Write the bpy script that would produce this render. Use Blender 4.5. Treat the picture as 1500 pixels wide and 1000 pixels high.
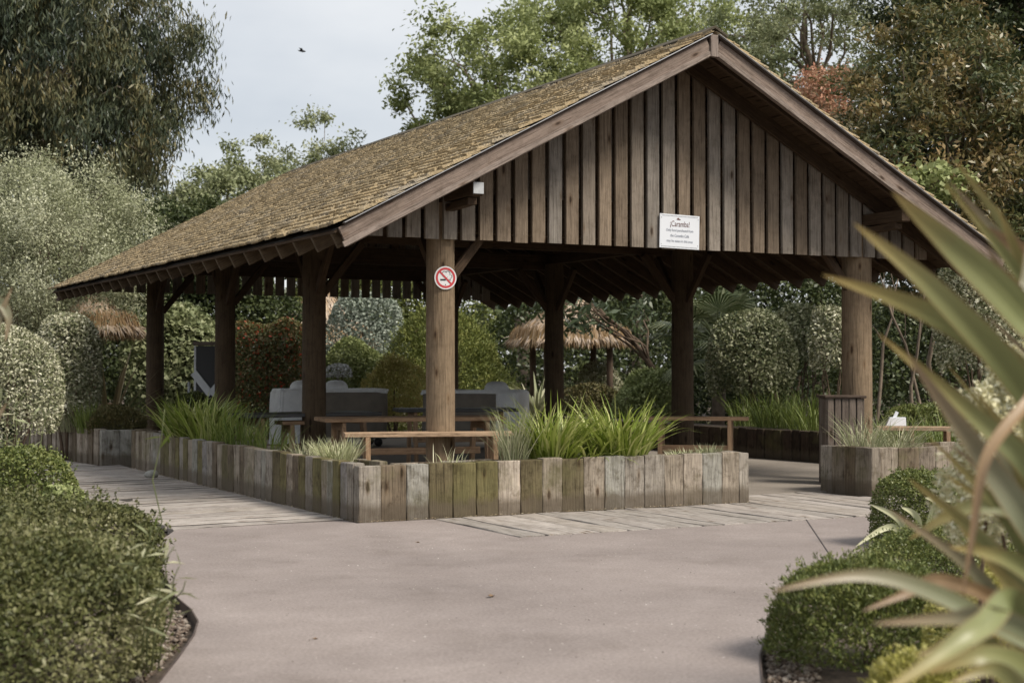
import bpy, bmesh, math, random
import numpy as np
from mathutils import Vector, Matrix
random.seed(7)
rng = np.random.default_rng(11)
for o in list(bpy.data.objects):
    bpy.data.objects.remove(o)
SC = bpy.context.scene
COL = SC.collection
R = math.radians

# ------------------------------------------------------------------ camera
F_PX = 2200.0
CAM = Vector((-4.762, -11.672, 1.30))
YAW = R(28.03)
PITCH = math.atan(37 / F_PX)
FH = Vector((math.sin(YAW), math.cos(YAW), 0))
RT = Vector((math.cos(YAW), -math.sin(YAW), 0))
FW = FH * math.cos(PITCH) + Vector((0, 0, 1)) * math.sin(PITCH)
UP = RT.cross(FW)
cam = bpy.data.cameras.new('camera')
camo = bpy.data.objects.new('camera', cam)
COL.objects.link(camo)
cam.sensor_width = 36
cam.lens = F_PX / 1500 * 36
cam.clip_start = 0.05
cam.clip_end = 1500
M = Matrix((RT, UP, -FW)).transposed().to_4x4()
M.translation = CAM
camo.matrix_world = M
cam.dof.use_dof = True
cam.dof.focus_distance = 14.6
cam.dof.aperture_fstop = 3.2
SC.camera = camo

# ------------------------------------------------------------------ sky
SUN_EL, SUN_DIR = R(48), Vector((0.50, -0.86, 0)).normalized()   # towards the sun
world = bpy.data.worlds.new('World')
SC.world = world
world.use_nodes = True
nt = world.node_tree
nt.nodes.clear()
wo = nt.nodes.new('ShaderNodeOutputWorld')
sky = nt.nodes.new('ShaderNodeTexSky')
sky.sky_type = 'NISHITA'
sky.sun_disc = False
sky.sun_elevation = SUN_EL
sky.sun_rotation = math.atan2(SUN_DIR.x, SUN_DIR.y)
b1 = nt.nodes.new('ShaderNodeBackground')
b1.inputs[1].default_value = 0.10
nt.links.new(sky.outputs[0], b1.inputs[0])
b2 = nt.nodes.new('ShaderNodeBackground')
b2.inputs[1].default_value = 0.66
tc = nt.nodes.new('ShaderNodeTexCoord')
mp = nt.nodes.new('ShaderNodeMapping')
mp.inputs['Scale'].default_value = (1.0, 1.0, 2.4)
nz = nt.nodes.new('ShaderNodeTexNoise')
nz.inputs['Scale'].default_value = 3.4
nz.inputs['Detail'].default_value = 5
nz.inputs['Roughness'].default_value = 0.5
rp = nt.nodes.new('ShaderNodeValToRGB')
rp.color_ramp.elements[0].position = 0.33
rp.color_ramp.elements[0].color = (0.60, 0.635, 0.68, 1)
rp.color_ramp.elements[1].position = 0.66
rp.color_ramp.elements[1].color = (0.88, 0.885, 0.885, 1)
nt.links.new(tc.outputs['Generated'], mp.inputs[0])
nt.links.new(mp.outputs[0], nz.inputs['Vector'])
nt.links.new(nz.outputs['Fac'], rp.inputs[0])
nt.links.new(rp.outputs[0], b2.inputs[0])
mx = nt.nodes.new('ShaderNodeMixShader')
mx.inputs[0].default_value = 0.86
nt.links.new(b1.outputs[0], mx.inputs[1])
nt.links.new(b2.outputs[0], mx.inputs[2])
nt.links.new(mx.outputs[0], wo.inputs[0])

sl = bpy.data.lights.new('sun', 'SUN')
sl.energy = 2.8
sl.angle = R(20)
sl.color = (1.0, 0.93, 0.82)
so = bpy.data.objects.new('sun', sl)
COL.objects.link(so)
to_sun = SUN_DIR * math.cos(SUN_EL) + Vector((0, 0, math.sin(SUN_EL)))
so.rotation_euler = to_sun.to_track_quat('Z', 'Y').to_euler()
so.location = (8, -8, 14)

SC.view_settings.view_transform = 'Standard'
SC.view_settings.look = 'None'
SC.view_settings.exposure = 0.66
SC.view_settings.gamma = 1.0
SC.render.engine = 'CYCLES'
SC.cycles.use_denoising = True
SC.cycles.max_bounces = 6
SC.cycles.transparent_max_bounces = 4

# ------------------------------------------------------------------ pixel helpers (photo is 1500 x 1000)
def ray(px, py):
    return FW + RT * ((px - 750) / F_PX) + UP * ((500 - py) / F_PX)
def AT(px, py, depth):
    return CAM + ray(px, py) * depth
def G(px, py, z=0.0):
    d = ray(px, py)
    return CAM + d * ((z - CAM.z) / d.z)
def YP(px, py, v):
    d = ray(px, py)
    return CAM + d * ((v - CAM.y) / d.y)
def BASE(px, depth, z=0.0):
    p = CAM + (FH + RT * ((px - 750) / F_PX)) * depth
    return Vector((p.x, p.y, z))
def ZAT(py, depth):
    return CAM.z + (537 - py) * depth / F_PX

# ------------------------------------------------------------------ object helpers
WM = {}
def link(o, parent=None, mat=None):
    COL.objects.link(o)
    w = mat or Matrix()
    WM[o] = w
    if parent is not None:
        o.parent = parent
        o.matrix_local = WM[parent].inverted() @ w
    else:
        o.matrix_world = w
    return o
def tag(o, label, cat, group=None):
    o['label'] = label
    o['category'] = cat
    if group:
        o['group'] = group
    return o
def thing(name, label, cat, loc, group=None):
    o = bpy.data.objects.new(name, None)
    o.empty_display_size = 0.1
    link(o, None, Matrix.Translation(Vector(loc)))
    return tag(o, label, cat, group)
def mobj(name, me, mat, parent=None, M=None, color=None, smooth=False):
    o = bpy.data.objects.new(name, me)
    if mat is not None and len(me.materials) == 0:
        me.materials.append(mat)
    if color is not None:
        o.color = (*color, 1)
    if smooth:
        me.polygons.foreach_set('use_smooth', [True] * len(me.polygons))
    return link(o, parent, M)
def struct(o):
    o['kind'] = 'structure'
    return o
def stuff(o):
    o['kind'] = 'stuff'
    return o

def np_mesh(name, verts, faces_quads=None, tris=None, var=None, acr=None):
    me = bpy.data.meshes.new(name)
    verts = np.asarray(verts, dtype=np.float32)
    nq = 0 if faces_quads is None else len(faces_quads)
    ntr = 0 if tris is None else len(tris)
    me.vertices.add(len(verts))
    me.vertices.foreach_set('co', verts.ravel())
    loops, starts, tot = [], [], 0
    if nq:
        fq = np.asarray(faces_quads, dtype=np.int32)
        loops.append(fq.ravel())
        starts.append(np.arange(nq, dtype=np.int32) * 4)
        tot = nq * 4
    if ntr:
        ft = np.asarray(tris, dtype=np.int32)
        loops.append(ft.ravel())
        starts.append(tot + np.arange(ntr, dtype=np.int32) * 3)
    lv = np.concatenate(loops)
    st = np.concatenate(starts)
    me.loops.add(len(lv))
    me.loops.foreach_set('vertex_index', lv)
    me.polygons.add(len(st))
    me.polygons.foreach_set('loop_start', st)
    me.update(calc_edges=True)
    if var is not None:
        at = me.attributes.new('var', 'FLOAT', 'POINT')
        at.data.foreach_set('value', np.asarray(var, dtype=np.float32))
    if acr is not None:
        at = me.attributes.new('acr', 'FLOAT', 'POINT')
        at.data.foreach_set('value', np.asarray(acr, dtype=np.float32))
    me.validate()
    return me

# box whose length runs along local X, with small chamfer and uneven edges
def plank_mesh(L, W, T, bev=0.006, jit=0.003, seg=1, name='plank'):
    bm = bmesh.new()
    bmesh.ops.create_cube(bm, size=1.0)
    bmesh.ops.scale(bm, vec=(L, W, T), verts=bm.verts)
    if bev > 0:
        bmesh.ops.bevel(bm, geom=list(bm.edges), offset=bev, segments=1, affect='EDGES', profile=0.5)
    if seg > 1:
        es = [e for e in bm.edges if abs(e.verts[0].co.x - e.verts[1].co.x) > L * 0.5]
        bmesh.ops.subdivide_edges(bm, edges=es, cuts=seg - 1, use_grid_fill=True)
    for v in bm.verts:
        v.co += Vector((random.uniform(-1, 1), random.uniform(-1, 1), random.uniform(-1, 1))) * jit
    me = bpy.data.meshes.new(name)
    bm.to_mesh(me)
    bm.free()
    return me
def frame(p0, p1, up):
    x = (p1 - p0).normalized()
    z = (up - x * up.dot(x)).normalized()
    y = z.cross(x)
    m = Matrix((x, y, z)).transposed().to_4x4()
    m.translation = (p0 + p1) / 2
    return m
def plank(name, p0, p1, W, T, up, mat, parent=None, color=None, bev=0.006, jit=0.003, seg=1):
    p0, p1 = Vector(p0), Vector(p1)
    me = plank_mesh((p1 - p0).length, W, T, bev, jit, seg, name)
    return mobj(name, me, mat, parent, frame(p0, p1, Vector(up)), color)

def tube_arrays(pts, rad, n=8):
    pts = [Vector(p) for p in pts]
    V, Fq = [], []
    for i, p in enumerate(pts):
        a = pts[max(0, i - 1)]
        b = pts[min(len(pts) - 1, i + 1)]
        t = (b - a).normalized()
        s = t.cross(Vector((0.31, 0.17, 0.93)))
        if s.length < 1e-3:
            s = t.cross(Vector((1, 0, 0)))
        s.normalize()
        q = t.cross(s)
        for k in range(n):
            an = 2 * math.pi * k / n
            V.append(p + (s * math.cos(an) + q * math.sin(an)) * rad[i])
    for i in range(len(pts) - 1):
        for k in range(n):
            k2 = (k + 1) % n
            Fq.append((i * n + k, i * n + k2, (i + 1) * n + k2, (i + 1) * n + k))
    return V, Fq
def tube(name, pts, rad, mat, parent=None, n=8, color=None):
    V, Fq = tube_arrays(pts, rad, n)
    me = bpy.data.meshes.new(name)
    caps = [tuple(range(n - 1, -1, -1)), tuple(range(len(V) - n, len(V)))]
    me.from_pydata([tuple(v) for v in V], [], Fq + caps)
    me.update()
    return mobj(name, me, mat, parent, None, color, smooth=True)

# ------------------------------------------------------------------ materials
def newmat(name):
    m = bpy.data.materials.new(name)
    m.use_nodes = True
    return m, m.node_tree, m.node_tree.nodes['Principled BSDF']
def N(nt, t, **kw):
    n = nt.nodes.new(t)
    for k, v in kw.items():
        if k in n.inputs:
            n.inputs[k].default_value = v
        else:
            setattr(n, k, v)
    return n
def ramp(nt, fac, stops):
    r = nt.nodes.new('ShaderNodeValToRGB')
    el = r.color_ramp.elements
    while len(el) < len(stops):
        el.new(0.5)
    for e, (p, c) in zip(el, stops):
        e.position = p
        e.color = (*c, 1) if len(c) == 3 else c
    nt.links.new(fac, r.inputs[0])
    return r
def mix(nt, mode, fac, a, b):
    m = nt.nodes.new('ShaderNodeMix')
    m.data_type = 'RGBA'
    m.blend_type = mode
    for sock, v in ((m.inputs[0], fac), (m.inputs[6], a), (m.inputs[7], b)):
        if hasattr(v, 'links'):
            nt.links.new(v, sock)
        else:
            sock.default_value = v if not isinstance(v, tuple) or len(v) == 4 else (*v, 1)
    return m.outputs[2]

def wood_material(name, rough=0.8, knots=True, strength=0.5, wear=0.5, crack=0.75, stain=0.4, moss=False):
    """weathered timber: the tone comes from the object's own colour, grain runs along local X"""
    m, nt, bs = newmat(name)
    tc = N(nt, 'ShaderNodeTexCoord')
    oi = N(nt, 'ShaderNodeObjectInfo')
    off = N(nt, 'ShaderNodeVectorMath', operation='SCALE')
    comb = N(nt, 'ShaderNodeCombineXYZ')
    for i in range(3):
        nt.links.new(oi.outputs['Random'], comb.inputs[i])
    nt.links.new(comb.outputs[0], off.inputs[0])
    off.inputs['Scale'].default_value = 37.0
    add = N(nt, 'ShaderNodeVectorMath', operation='ADD')
    nt.links.new(tc.outputs['Object'], add.inputs[0])
    nt.links.new(off.outputs[0], add.inputs[1])
    mp = N(nt, 'ShaderNodeMapping')
    mp.inputs['Scale'].default_value = (2.2, 34, 34)
    nt.links.new(add.outputs[0], mp.inputs[0])
    g1 = N(nt, 'ShaderNodeTexNoise', Scale=1.6, Detail=6, Roughness=0.65, Distortion=0.7)
    nt.links.new(mp.outputs[0], g1.inputs['Vector'])
    g2 = N(nt, 'ShaderNodeTexNoise', Scale=3.0, Detail=3, Roughness=0.6)
    nt.links.new(add.outputs[0], g2.inputs['Vector'])
    r1 = ramp(nt, g1.outputs['Fac'], [(0.28, (0.42, 0.40, 0.38)), (0.52, (1, 1, 1)), (0.8, (1.22, 1.2, 1.16))])
    c = mix(nt, 'MULTIPLY', strength + 0.3, oi.outputs['Color'], r1.outputs[0])
    r2 = ramp(nt, g2.outputs['Fac'], [(0.3, (0.68, 0.66, 0.62)), (0.7, (1.2, 1.2, 1.2))])
    c = mix(nt, 'MULTIPLY', wear, c, r2.outputs[0])
    mpc = N(nt, 'ShaderNodeMapping')
    mpc.inputs['Scale'].default_value = (1.5, 85, 85)
    nt.links.new(add.outputs[0], mpc.inputs[0])
    g3 = N(nt, 'ShaderNodeTexNoise', Scale=1.0, Detail=4, Roughness=0.6, Distortion=0.4)
    nt.links.new(mpc.outputs[0], g3.inputs['Vector'])
    r3 = ramp(nt, g3.outputs['Fac'], [(0.33, (0.38, 0.35, 0.32)), (0.43, (0.95, 0.94, 0.93)), (0.6, (1.0, 1.0, 1.0)), (0.75, (1.25, 1.24, 1.22))])
    c = mix(nt, 'MULTIPLY', crack, c, r3.outputs[0])
    g4 = N(nt, 'ShaderNodeTexNoise', Scale=9.0, Detail=6, Roughness=0.75)
    nt.links.new(add.outputs[0], g4.inputs['Vector'])
    r4 = ramp(nt, g4.outputs['Fac'], [(0.36, (0.5, 0.47, 0.42)), (0.5, (1, 1, 1)), (0.68, (1.16, 1.15, 1.12))])
    c = mix(nt, 'MULTIPLY', stain, c, r4.outputs[0])
    if knots:
        mpk = N(nt, 'ShaderNodeMapping')
        mpk.inputs['Scale'].default_value = (2.3, 6.5, 6.5)
        nt.links.new(add.outputs[0], mpk.inputs[0])
        vk = N(nt, 'ShaderNodeTexVoronoi', Scale=1.0, Randomness=1.0)
        nt.links.new(mpk.outputs[0], vk.inputs['Vector'])
        rk = ramp(nt, vk.outputs['Distance'], [(0.07, (0.25, 0.2, 0.16)), (0.12, (0.8, 0.74, 0.68)), (0.2, (1, 1, 1))])
        c = mix(nt, 'MULTIPLY', 1.0, c, rk.outputs[0])
    if moss:
        ge = N(nt, 'ShaderNodeNewGeometry')
        mz = N(nt, 'ShaderNodeTexNoise', Scale=1.7, Detail=7, Roughness=0.7)
        nt.links.new(ge.outputs['Position'], mz.inputs['Vector'])
        rm = ramp(nt, mz.outputs['Fac'], [(0.5, (0, 0, 0)), (0.66, (0.6, 0.6, 0.6))])
        c = mix(nt, 'MIX', rm.outputs[0], c, (0.115, 0.105, 0.045))
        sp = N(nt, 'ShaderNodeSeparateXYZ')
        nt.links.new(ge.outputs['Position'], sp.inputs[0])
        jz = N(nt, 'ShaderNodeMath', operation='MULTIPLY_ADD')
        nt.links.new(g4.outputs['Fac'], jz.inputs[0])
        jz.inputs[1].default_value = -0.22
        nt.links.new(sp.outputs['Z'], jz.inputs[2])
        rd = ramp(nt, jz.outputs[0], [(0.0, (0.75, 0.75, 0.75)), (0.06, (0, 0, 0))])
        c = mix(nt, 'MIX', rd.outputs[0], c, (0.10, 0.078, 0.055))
    nt.links.new(c, bs.inputs['Base Color'])
    bs.inputs['Roughness'].default_value = rough
    bs.inputs['Specular IOR Level'].default_value = 0.25
    bp = N(nt, 'ShaderNodeBump', Strength=0.7, Distance=0.014)
    nt.links.new(g1.outputs['Fac'], bp.inputs['Height'])
    nt.links.new(bp.outputs[0], bs.inputs['Normal'])
    return m
WOOD = wood_material('weathered timber')
SLEEPER = wood_material('rough sleeper timber', 0.9, True, 0.65, 0.8, 0.9, 0.85, True)

def plain(name, col, rough=0.7, noise=0.0, scale=8.0, bump=0.0, metallic=0.0):
    m, nt, bs = newmat(name)
    bs.inputs['Roughness'].default_value = rough
    bs.inputs['Metallic'].default_value = metallic
    bs.inputs['Base Color'].default_value = (*col, 1)
    if noise:
        tc = N(nt, 'ShaderNodeTexCoord')
        n = N(nt, 'ShaderNodeTexNoise', Scale=scale, Detail=5, Roughness=0.6)
        nt.links.new(tc.outputs['Object'], n.inputs['Vector'])
        r = ramp(nt, n.outputs['Fac'], [(0.3, tuple(x * (1 - noise) for x in col)), (0.7, tuple(min(1, x * (1 + noise)) for x in col))])
        nt.links.new(r.outputs[0], bs.inputs['Base Color'])
        if bump:
            b = N(nt, 'ShaderNodeBump', Strength=bump, Distance=0.01)
            nt.links.new(n.outputs['Fac'], b.inputs['Height'])
            nt.links.new(b.outputs[0], bs.inputs['Normal'])
    return m

def leaf_material(name, cols, rough=0.5, transl=0.3, spec=0.4):
    m, nt, bs = newmat(name)
    at = N(nt, 'ShaderNodeAttribute', attribute_name='var')
    k = len(cols)
    cols = [tuple(min(.8, (sum(c) / 3 + (x - sum(c) / 3) * 1.12) * 1.18) for x in c) for c in cols]
    transl *= .7
    r = ramp(nt, at.outputs['Fac'], [(i / (k - 1), c) for i, c in enumerate(cols)])
    nt.links.new(r.outputs[0], bs.inputs['Base Color'])
    bs.inputs['Roughness'].default_value = rough
    bs.inputs['Specular IOR Level'].default_value = spec
    if transl > 0:
        tr = N(nt, 'ShaderNodeBsdfTranslucent')
        nt.links.new(r.outputs[0], tr.inputs['Color'])
        mxs = N(nt, 'ShaderNodeMixShader')
        mxs.inputs[0].default_value = transl
        nt.links.new(bs.outputs[0], mxs.inputs[1])
        nt.links.new(tr.outputs[0], mxs.inputs[2])
        nt.links.new(mxs.outputs[0], nt.nodes['Material Output'].inputs[0])
    return m

BARK = plain('tree bark', (0.17, 0.13, 0.095), 0.9, 0.45, 7, 0.7)
PALEBARK = plain('pale smooth bark', (0.36, 0.30, 0.24), 0.8, 0.3, 4, 0.4)
DARKTWIG = plain('brown twigs', (0.11, 0.075, 0.05), 0.9, 0.3, 6)

def concrete_material(name, base, warm, cracks=False):
    m, nt, bs = newmat(name)
    tc = N(nt, 'ShaderNodeTexCoord')
    a = N(nt, 'ShaderNodeTexNoise', Scale=0.55, Detail=7, Roughness=0.62, Distortion=0.3)
    b = N(nt, 'ShaderNodeTexNoise', Scale=55, Detail=4, Roughness=0.7)
    c = N(nt, 'ShaderNodeTexNoise', Scale=2.8, Detail=6, Roughness=0.7)
    for n in (a, b, c):
        nt.links.new(tc.outputs['Object'], n.inputs['Vector'])
    r1 = ramp(nt, a.outputs['Fac'], [(0.3, tuple(x * 0.8 for x in base)), (0.7, warm)])
    r2 = ramp(nt, b.outputs['Fac'], [(0.3, (0.72, 0.71, 0.7)), (0.72, (1.2, 1.2, 1.2))])
    r3 = ramp(nt, c.outputs['Fac'], [(0.35, (0.86, 0.85, 0.84)), (0.62, (1.0, 1.0, 1.0)), (0.75, (1.18, 1.18, 1.18))])
    col = mix(nt, 'MULTIPLY', 1.0, r1.outputs[0], r2.outputs[0])
    col = mix(nt, 'MULTIPLY', 0.8, col, r3.outputs[0])
    # pale specks and dark grit
    v = N(nt, 'ShaderNodeTexVoronoi', Scale=7.0)
    nt.links.new(tc.outputs['Object'], v.inputs['Vector'])
    rv = ramp(nt, v.outputs['Distance'], [(0.035, (0.6, 0.58, 0.56)), (0.06, (0, 0, 0))])
    col = mix(nt, 'ADD', 0.35, col, rv.outputs[0])
    if cracks:
        wn_ = N(nt, 'ShaderNodeTexNoise', Scale=1.3, Detail=5, Roughness=.65)
        nt.links.new(tc.outputs['Object'], wn_.inputs['Vector'])
        mv = N(nt, 'ShaderNodeMix', data_type='VECTOR')
        mv.inputs[0].default_value = .35
        nt.links.new(tc.outputs['Object'], mv.inputs[4])
        nt.links.new(wn_.outputs['Color'], mv.inputs[5])
        ve = N(nt, 'ShaderNodeTexVoronoi', Scale=.42, feature='DISTANCE_TO_EDGE')
        nt.links.new(mv.outputs[1], ve.inputs['Vector'])
        rc = ramp(nt, ve.outputs['Distance'], [(0.0, (.55, .53, .5)), (.0022, (.8, .79, .78)), (.005, (1, 1, 1))])
        col = mix(nt, 'MULTIPLY', .16, col, rc.outputs[0])
        st_ = N(nt, 'ShaderNodeTexNoise', Scale=1.1, Detail=8, Roughness=.75)
        nt.links.new(tc.outputs['Object'], st_.inputs['Vector'])
        rst = ramp(nt, st_.outputs['Fac'], [(.34, (.74, .72, .69)), (.46, (1, 1, 1)), (.6, (1, 1, 1)), (.72, (1.15, 1.14, 1.13))])
        col = mix(nt, 'MULTIPLY', .5, col, rst.outputs[0])
    nt.links.new(col, bs.inputs['Base Color'])
    bs.inputs['Roughness'].default_value = 0.85
    bs.inputs['Specular IOR Level'].default_value = 0.25
    bp = N(nt, 'ShaderNodeBump', Strength=0.35, Distance=0.004)
    nt.links.new(b.outputs['Fac'], bp.inputs['Height'])
    nt.links.new(bp.outputs[0], bs.inputs['Normal'])
    return m
PATHM = concrete_material('path concrete', (0.285, 0.243, 0.226), (0.33, 0.284, 0.264), True)
FLOORM = concrete_material('pavilion concrete', (0.26, 0.225, 0.19), (0.33, 0.29, 0.25))
SOIL = plain('bark mulch soil', (0.075, 0.055, 0.04), 0.95, 0.6, 30, 0.9)

# ------------------------------------------------------------------ ground, path, floor
def poly_slab(name, pts, z, thick, mat):
    bm = bmesh.new()
    vs = [bm.verts.new((p[0], p[1], z)) for p in pts]
    f = bm.faces.new(vs)
    if f.normal.z < 0:
        f.normal_flip()
    r = bmesh.ops.extrude_face_region(bm, geom=[f])
    for g in r['geom']:
        if isinstance(g, bmesh.types.BMVert):
            g.co.z -= thick
    bmesh.ops.recalc_face_normals(bm, faces=bm.faces)
    bmesh.ops.triangulate(bm, faces=bm.faces)
    me = bpy.data.meshes.new(name)
    bm.to_mesh(me)
    bm.free()
    return struct(mobj(name, me, mat))
gm = bpy.data.meshes.new('ground')
S = 400
gm.from_pydata([(-S, -S, -0.055), (S, -S, -0.055), (S, S, -0.055), (-S, S, -0.055)], [], [(0, 1, 2, 3)])
struct(mobj('ground', gm, SOIL))

def GP(px, py):
    p = G(px, py)
    return (p.x, p.y)
def BP(lat, depth):
    p = CAM + FH * depth + RT * lat
    return (p.x, p.y)
LEFT_EDGE = [BP(-1.9, -5), BP(-1.6, 2.5), GP(232, 1000), GP(262, 962), GP(284, 930), GP(290, 910), GP(280, 893), GP(255, 872), GP(235, 830), GP(222, 800)]
RIGHT_EDGE = [GP(1292, 790), GP(1262, 830), GP(1200, 852), GP(1150, 884), GP(1126, 920), GP(1113, 960), GP(1117, 1000), BP(1.15, 4.0), BP(1.8, -5)]
path_pts = LEFT_EDGE + [(-1.5, 0.16), (-0.645, 0.27), (-0.02, 0.30), (-0.02, -0.02), (0.68, -0.02), (0.68, -1.57), (4.7, -1.57)] + RIGHT_EDGE
poly_slab('path', path_pts, 0.0, 0.06, PATHM)
poly_slab('pavilion_floor', [(0.45, 0.68), (8.4, 0.68), (8.4, 14.2), (0.45, 14.2)], 0.0, 0.06, FLOORM)
# expansion joint in the path: a dark groove line
ja, jb = G(1179, 757, 0.003), G(1232, 836, 0.003)
jo = plank('expansion_joint', ja, jb, 0.007, 0.004, (0, 0, 1), plain('joint filler', (0.10, 0.085, 0.08), 0.9), None, bev=0, jit=0)
struct(jo)

def edging(name, pts2, label):
    V, Fq = [], []
    for (x, y) in pts2:
        V += [(x, y, -0.06), (x, y, 0.022)]
    me_pts = [Vector((x, y, 0)) for x, y in pts2]
    V, Fq = [], []
    n = len(me_pts)
    for i, p in enumerate(me_pts):
        t = (me_pts[min(n - 1, i + 1)] - me_pts[max(0, i - 1)]).normalized()
        s = Vector((-t.y, t.x, 0)) * 0.004
        for q, z in ((p - s, -0.06), (p - s, 0.006), (p + s, 0.006), (p + s, -0.06)):
            V.append((q.x, q.y, z))
    for i in range(n - 1):
        for k in range(4):
            k2 = (k + 1) % 4
            Fq.append((i * 4 + k, i * 4 + k2, i * 4 + 4 + k2, i * 4 + 4 + k))
    me = bpy.data.meshes.new(name)
    me.from_pydata(V, [], Fq)
    me.update()
    return tag(mobj(name, me, EDGEM), label, 'edging')
EDGEM = plain('rusty steel edging', (0.07, 0.05, 0.04), 0.7, 0.4, 10)
def smooth_pts(pts, k=4):
    out = []
    P = [Vector((*p, 0)) for p in pts]
    for i in range(len(P) - 1):
        p0, p1, p2, p3 = P[max(0, i - 1)], P[i], P[i + 1], P[min(len(P) - 1, i + 2)]
        for j in range(k):
            t = j / k
            q = 0.5 * ((2 * p1) + (p2 - p0) * t + (2 * p0 - 5 * p1 + 4 * p2 - p3) * t * t + (3 * p1 - p0 - 3 * p2 + p3) * t ** 3)
            out.append((q.x, q.y))
    out.append((P[-1].x, P[-1].y))
    return out
edging('bed_edging', LEFT_EDGE[1:], 'thin dark metal edging round the bed of the large clipped hedge')
edging('bed_edging', RIGHT_EDGE[:-1], 'thin dark metal edging round the bed with the long sword leaves')

# gravel in the beds by the edging
def stone_stuff(name, label, pts, n, spread):
    V, T, var = [], [], []
    base = np.array([(1, 0, 0), (-1, 0, 0), (0, 1, 0), (0, -1, 0), (0, 0, 1), (0, 0, -1)], float)
    tri = np.array([(0, 2, 4), (2, 1, 4), (1, 3, 4), (3, 0, 4), (2, 0, 5), (1, 2, 5), (3, 1, 5), (0, 3, 5)])
    k = 0
    for i in range(n):
        a = random.randrange(len(pts) - 1)
        t = random.random()
        px = pts[a][0] * (1 - t) + pts[a + 1][0] * t
        py = pts[a][1] * (1 - t) + pts[a + 1][1] * t
        g = G(px + random.uniform(*spread), py + random.uniform(-6, 8), -0.05)
        s = random.uniform(0.006, 0.02)
        vv = base * np.array([s * random.uniform(0.7, 1.5), s * random.uniform(0.7, 1.4), s * 0.6]) + rng.normal(0, s * 0.15, (6, 3))
        V.append(vv + np.array(g) + np.array([0, 0, s * 0.4]))
        T.append(tri + k * 6)
        var += [random.random()] * 6
        k += 1
    me = np_mesh(name, np.concatenate(V), None, np.concatenate(T), var)
    return tag(stuff(mobj(name, me, leaf_material(name + ' stone', [(0.06, 0.042, 0.032), (0.13, 0.10, 0.078), (0.28, 0.245, 0.21)], 0.9, 0))), label, 'gravel')
stone_stuff('bed_gravel', 'loose brown gravel and mulch at the foot of the clipped hedge', [(200, 1000), (250, 960), (275, 920), (262, 895)], 900, (-45, 4))
stone_stuff('bed_gravel', 'loose brown gravel beside the low feathery mound by the path', [(1140, 1000), (1136, 960), (1150, 915), (1185, 880)], 1500, (-14, 60))

# ------------------------------------------------------------------ timber decks (each plank a part of the deck)
DECKC = [(0.40, 0.36, 0.33), (0.36, 0.325, 0.30), (0.43, 0.39, 0.36), (0.34, 0.31, 0.285), (0.385, 0.345, 0.31)]
dk = struct(thing('side_boardwalk', 'x', 'x', (-0.8, 0.2, 0)))
del dk['label'], dk['category']
y = 0.22
while y < 12.5:
    w = random.uniform(0.24, 0.34)
    x0 = -1.50 - (0.0 if y < 2 else random.uniform(0, .03)) + max(0, y - 4) * 0.05
    x1 = -0.015 if y < 7.5 else (-0.015 if y < 8.2 else -0.30 - max(0, y - 8.2) * .1)
    sk = 0.05
    yy = y + w / 2
    plank('plank', (x0, yy - 0.06, -0.0195 + random.uniform(-.0015, .002)), (x1, yy + sk - 0.03 + random.uniform(-.012, .012), -0.0195 + random.uniform(-.0015, .002)), w - random.choice([.015, .03, .07, .10, .12, .05]), 0.05, (0, 0, 1), WOOD, dk, random.choice(DECKC), 0.005, 0.004, 5)
    y += w
bedm = plain('dirt packed between planks', (0.045, 0.036, 0.028), .95, .4, 30)
poly_slab('deck_dirt', [(-1.48, .24), (-.02, .24), (-.02, 8.2), (-.33, 8.3), (-.7, 12.4), (-1.1, 12.4)], .0018, .03, bedm)
poly_slab('deck_dirt', [(.72, -1.53), (6.8, -1.53), (6.8, -.03), (.72, -.03)], -.003, .03, bedm)
dk2 = struct(thing('front_boardwalk', 'x', 'x', (2.4, -0.8, 0)))
del dk2['label'], dk2['category']
x = 0.70
while x < 6.9:
    w = random.uniform(0.19, 0.27)
    y1 = -0.015
    if 4.06 < x + w / 2 < 5.42:
        y1 = 0.66
    dx = random.uniform(-.012, .012)
    plank('plank', (x + w / 2 + dx, -1.55 + random.uniform(-.01, .012), -0.022 + random.uniform(-.003, .004)), (x + w / 2, y1, -0.022 + random.uniform(-.003, .004)), w - random.uniform(0.008, 0.024), 0.05, (0, 0, 1), WOOD, dk2, random.choice(DECKC), 0.005, 0.004, 5)
    x += w

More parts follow.
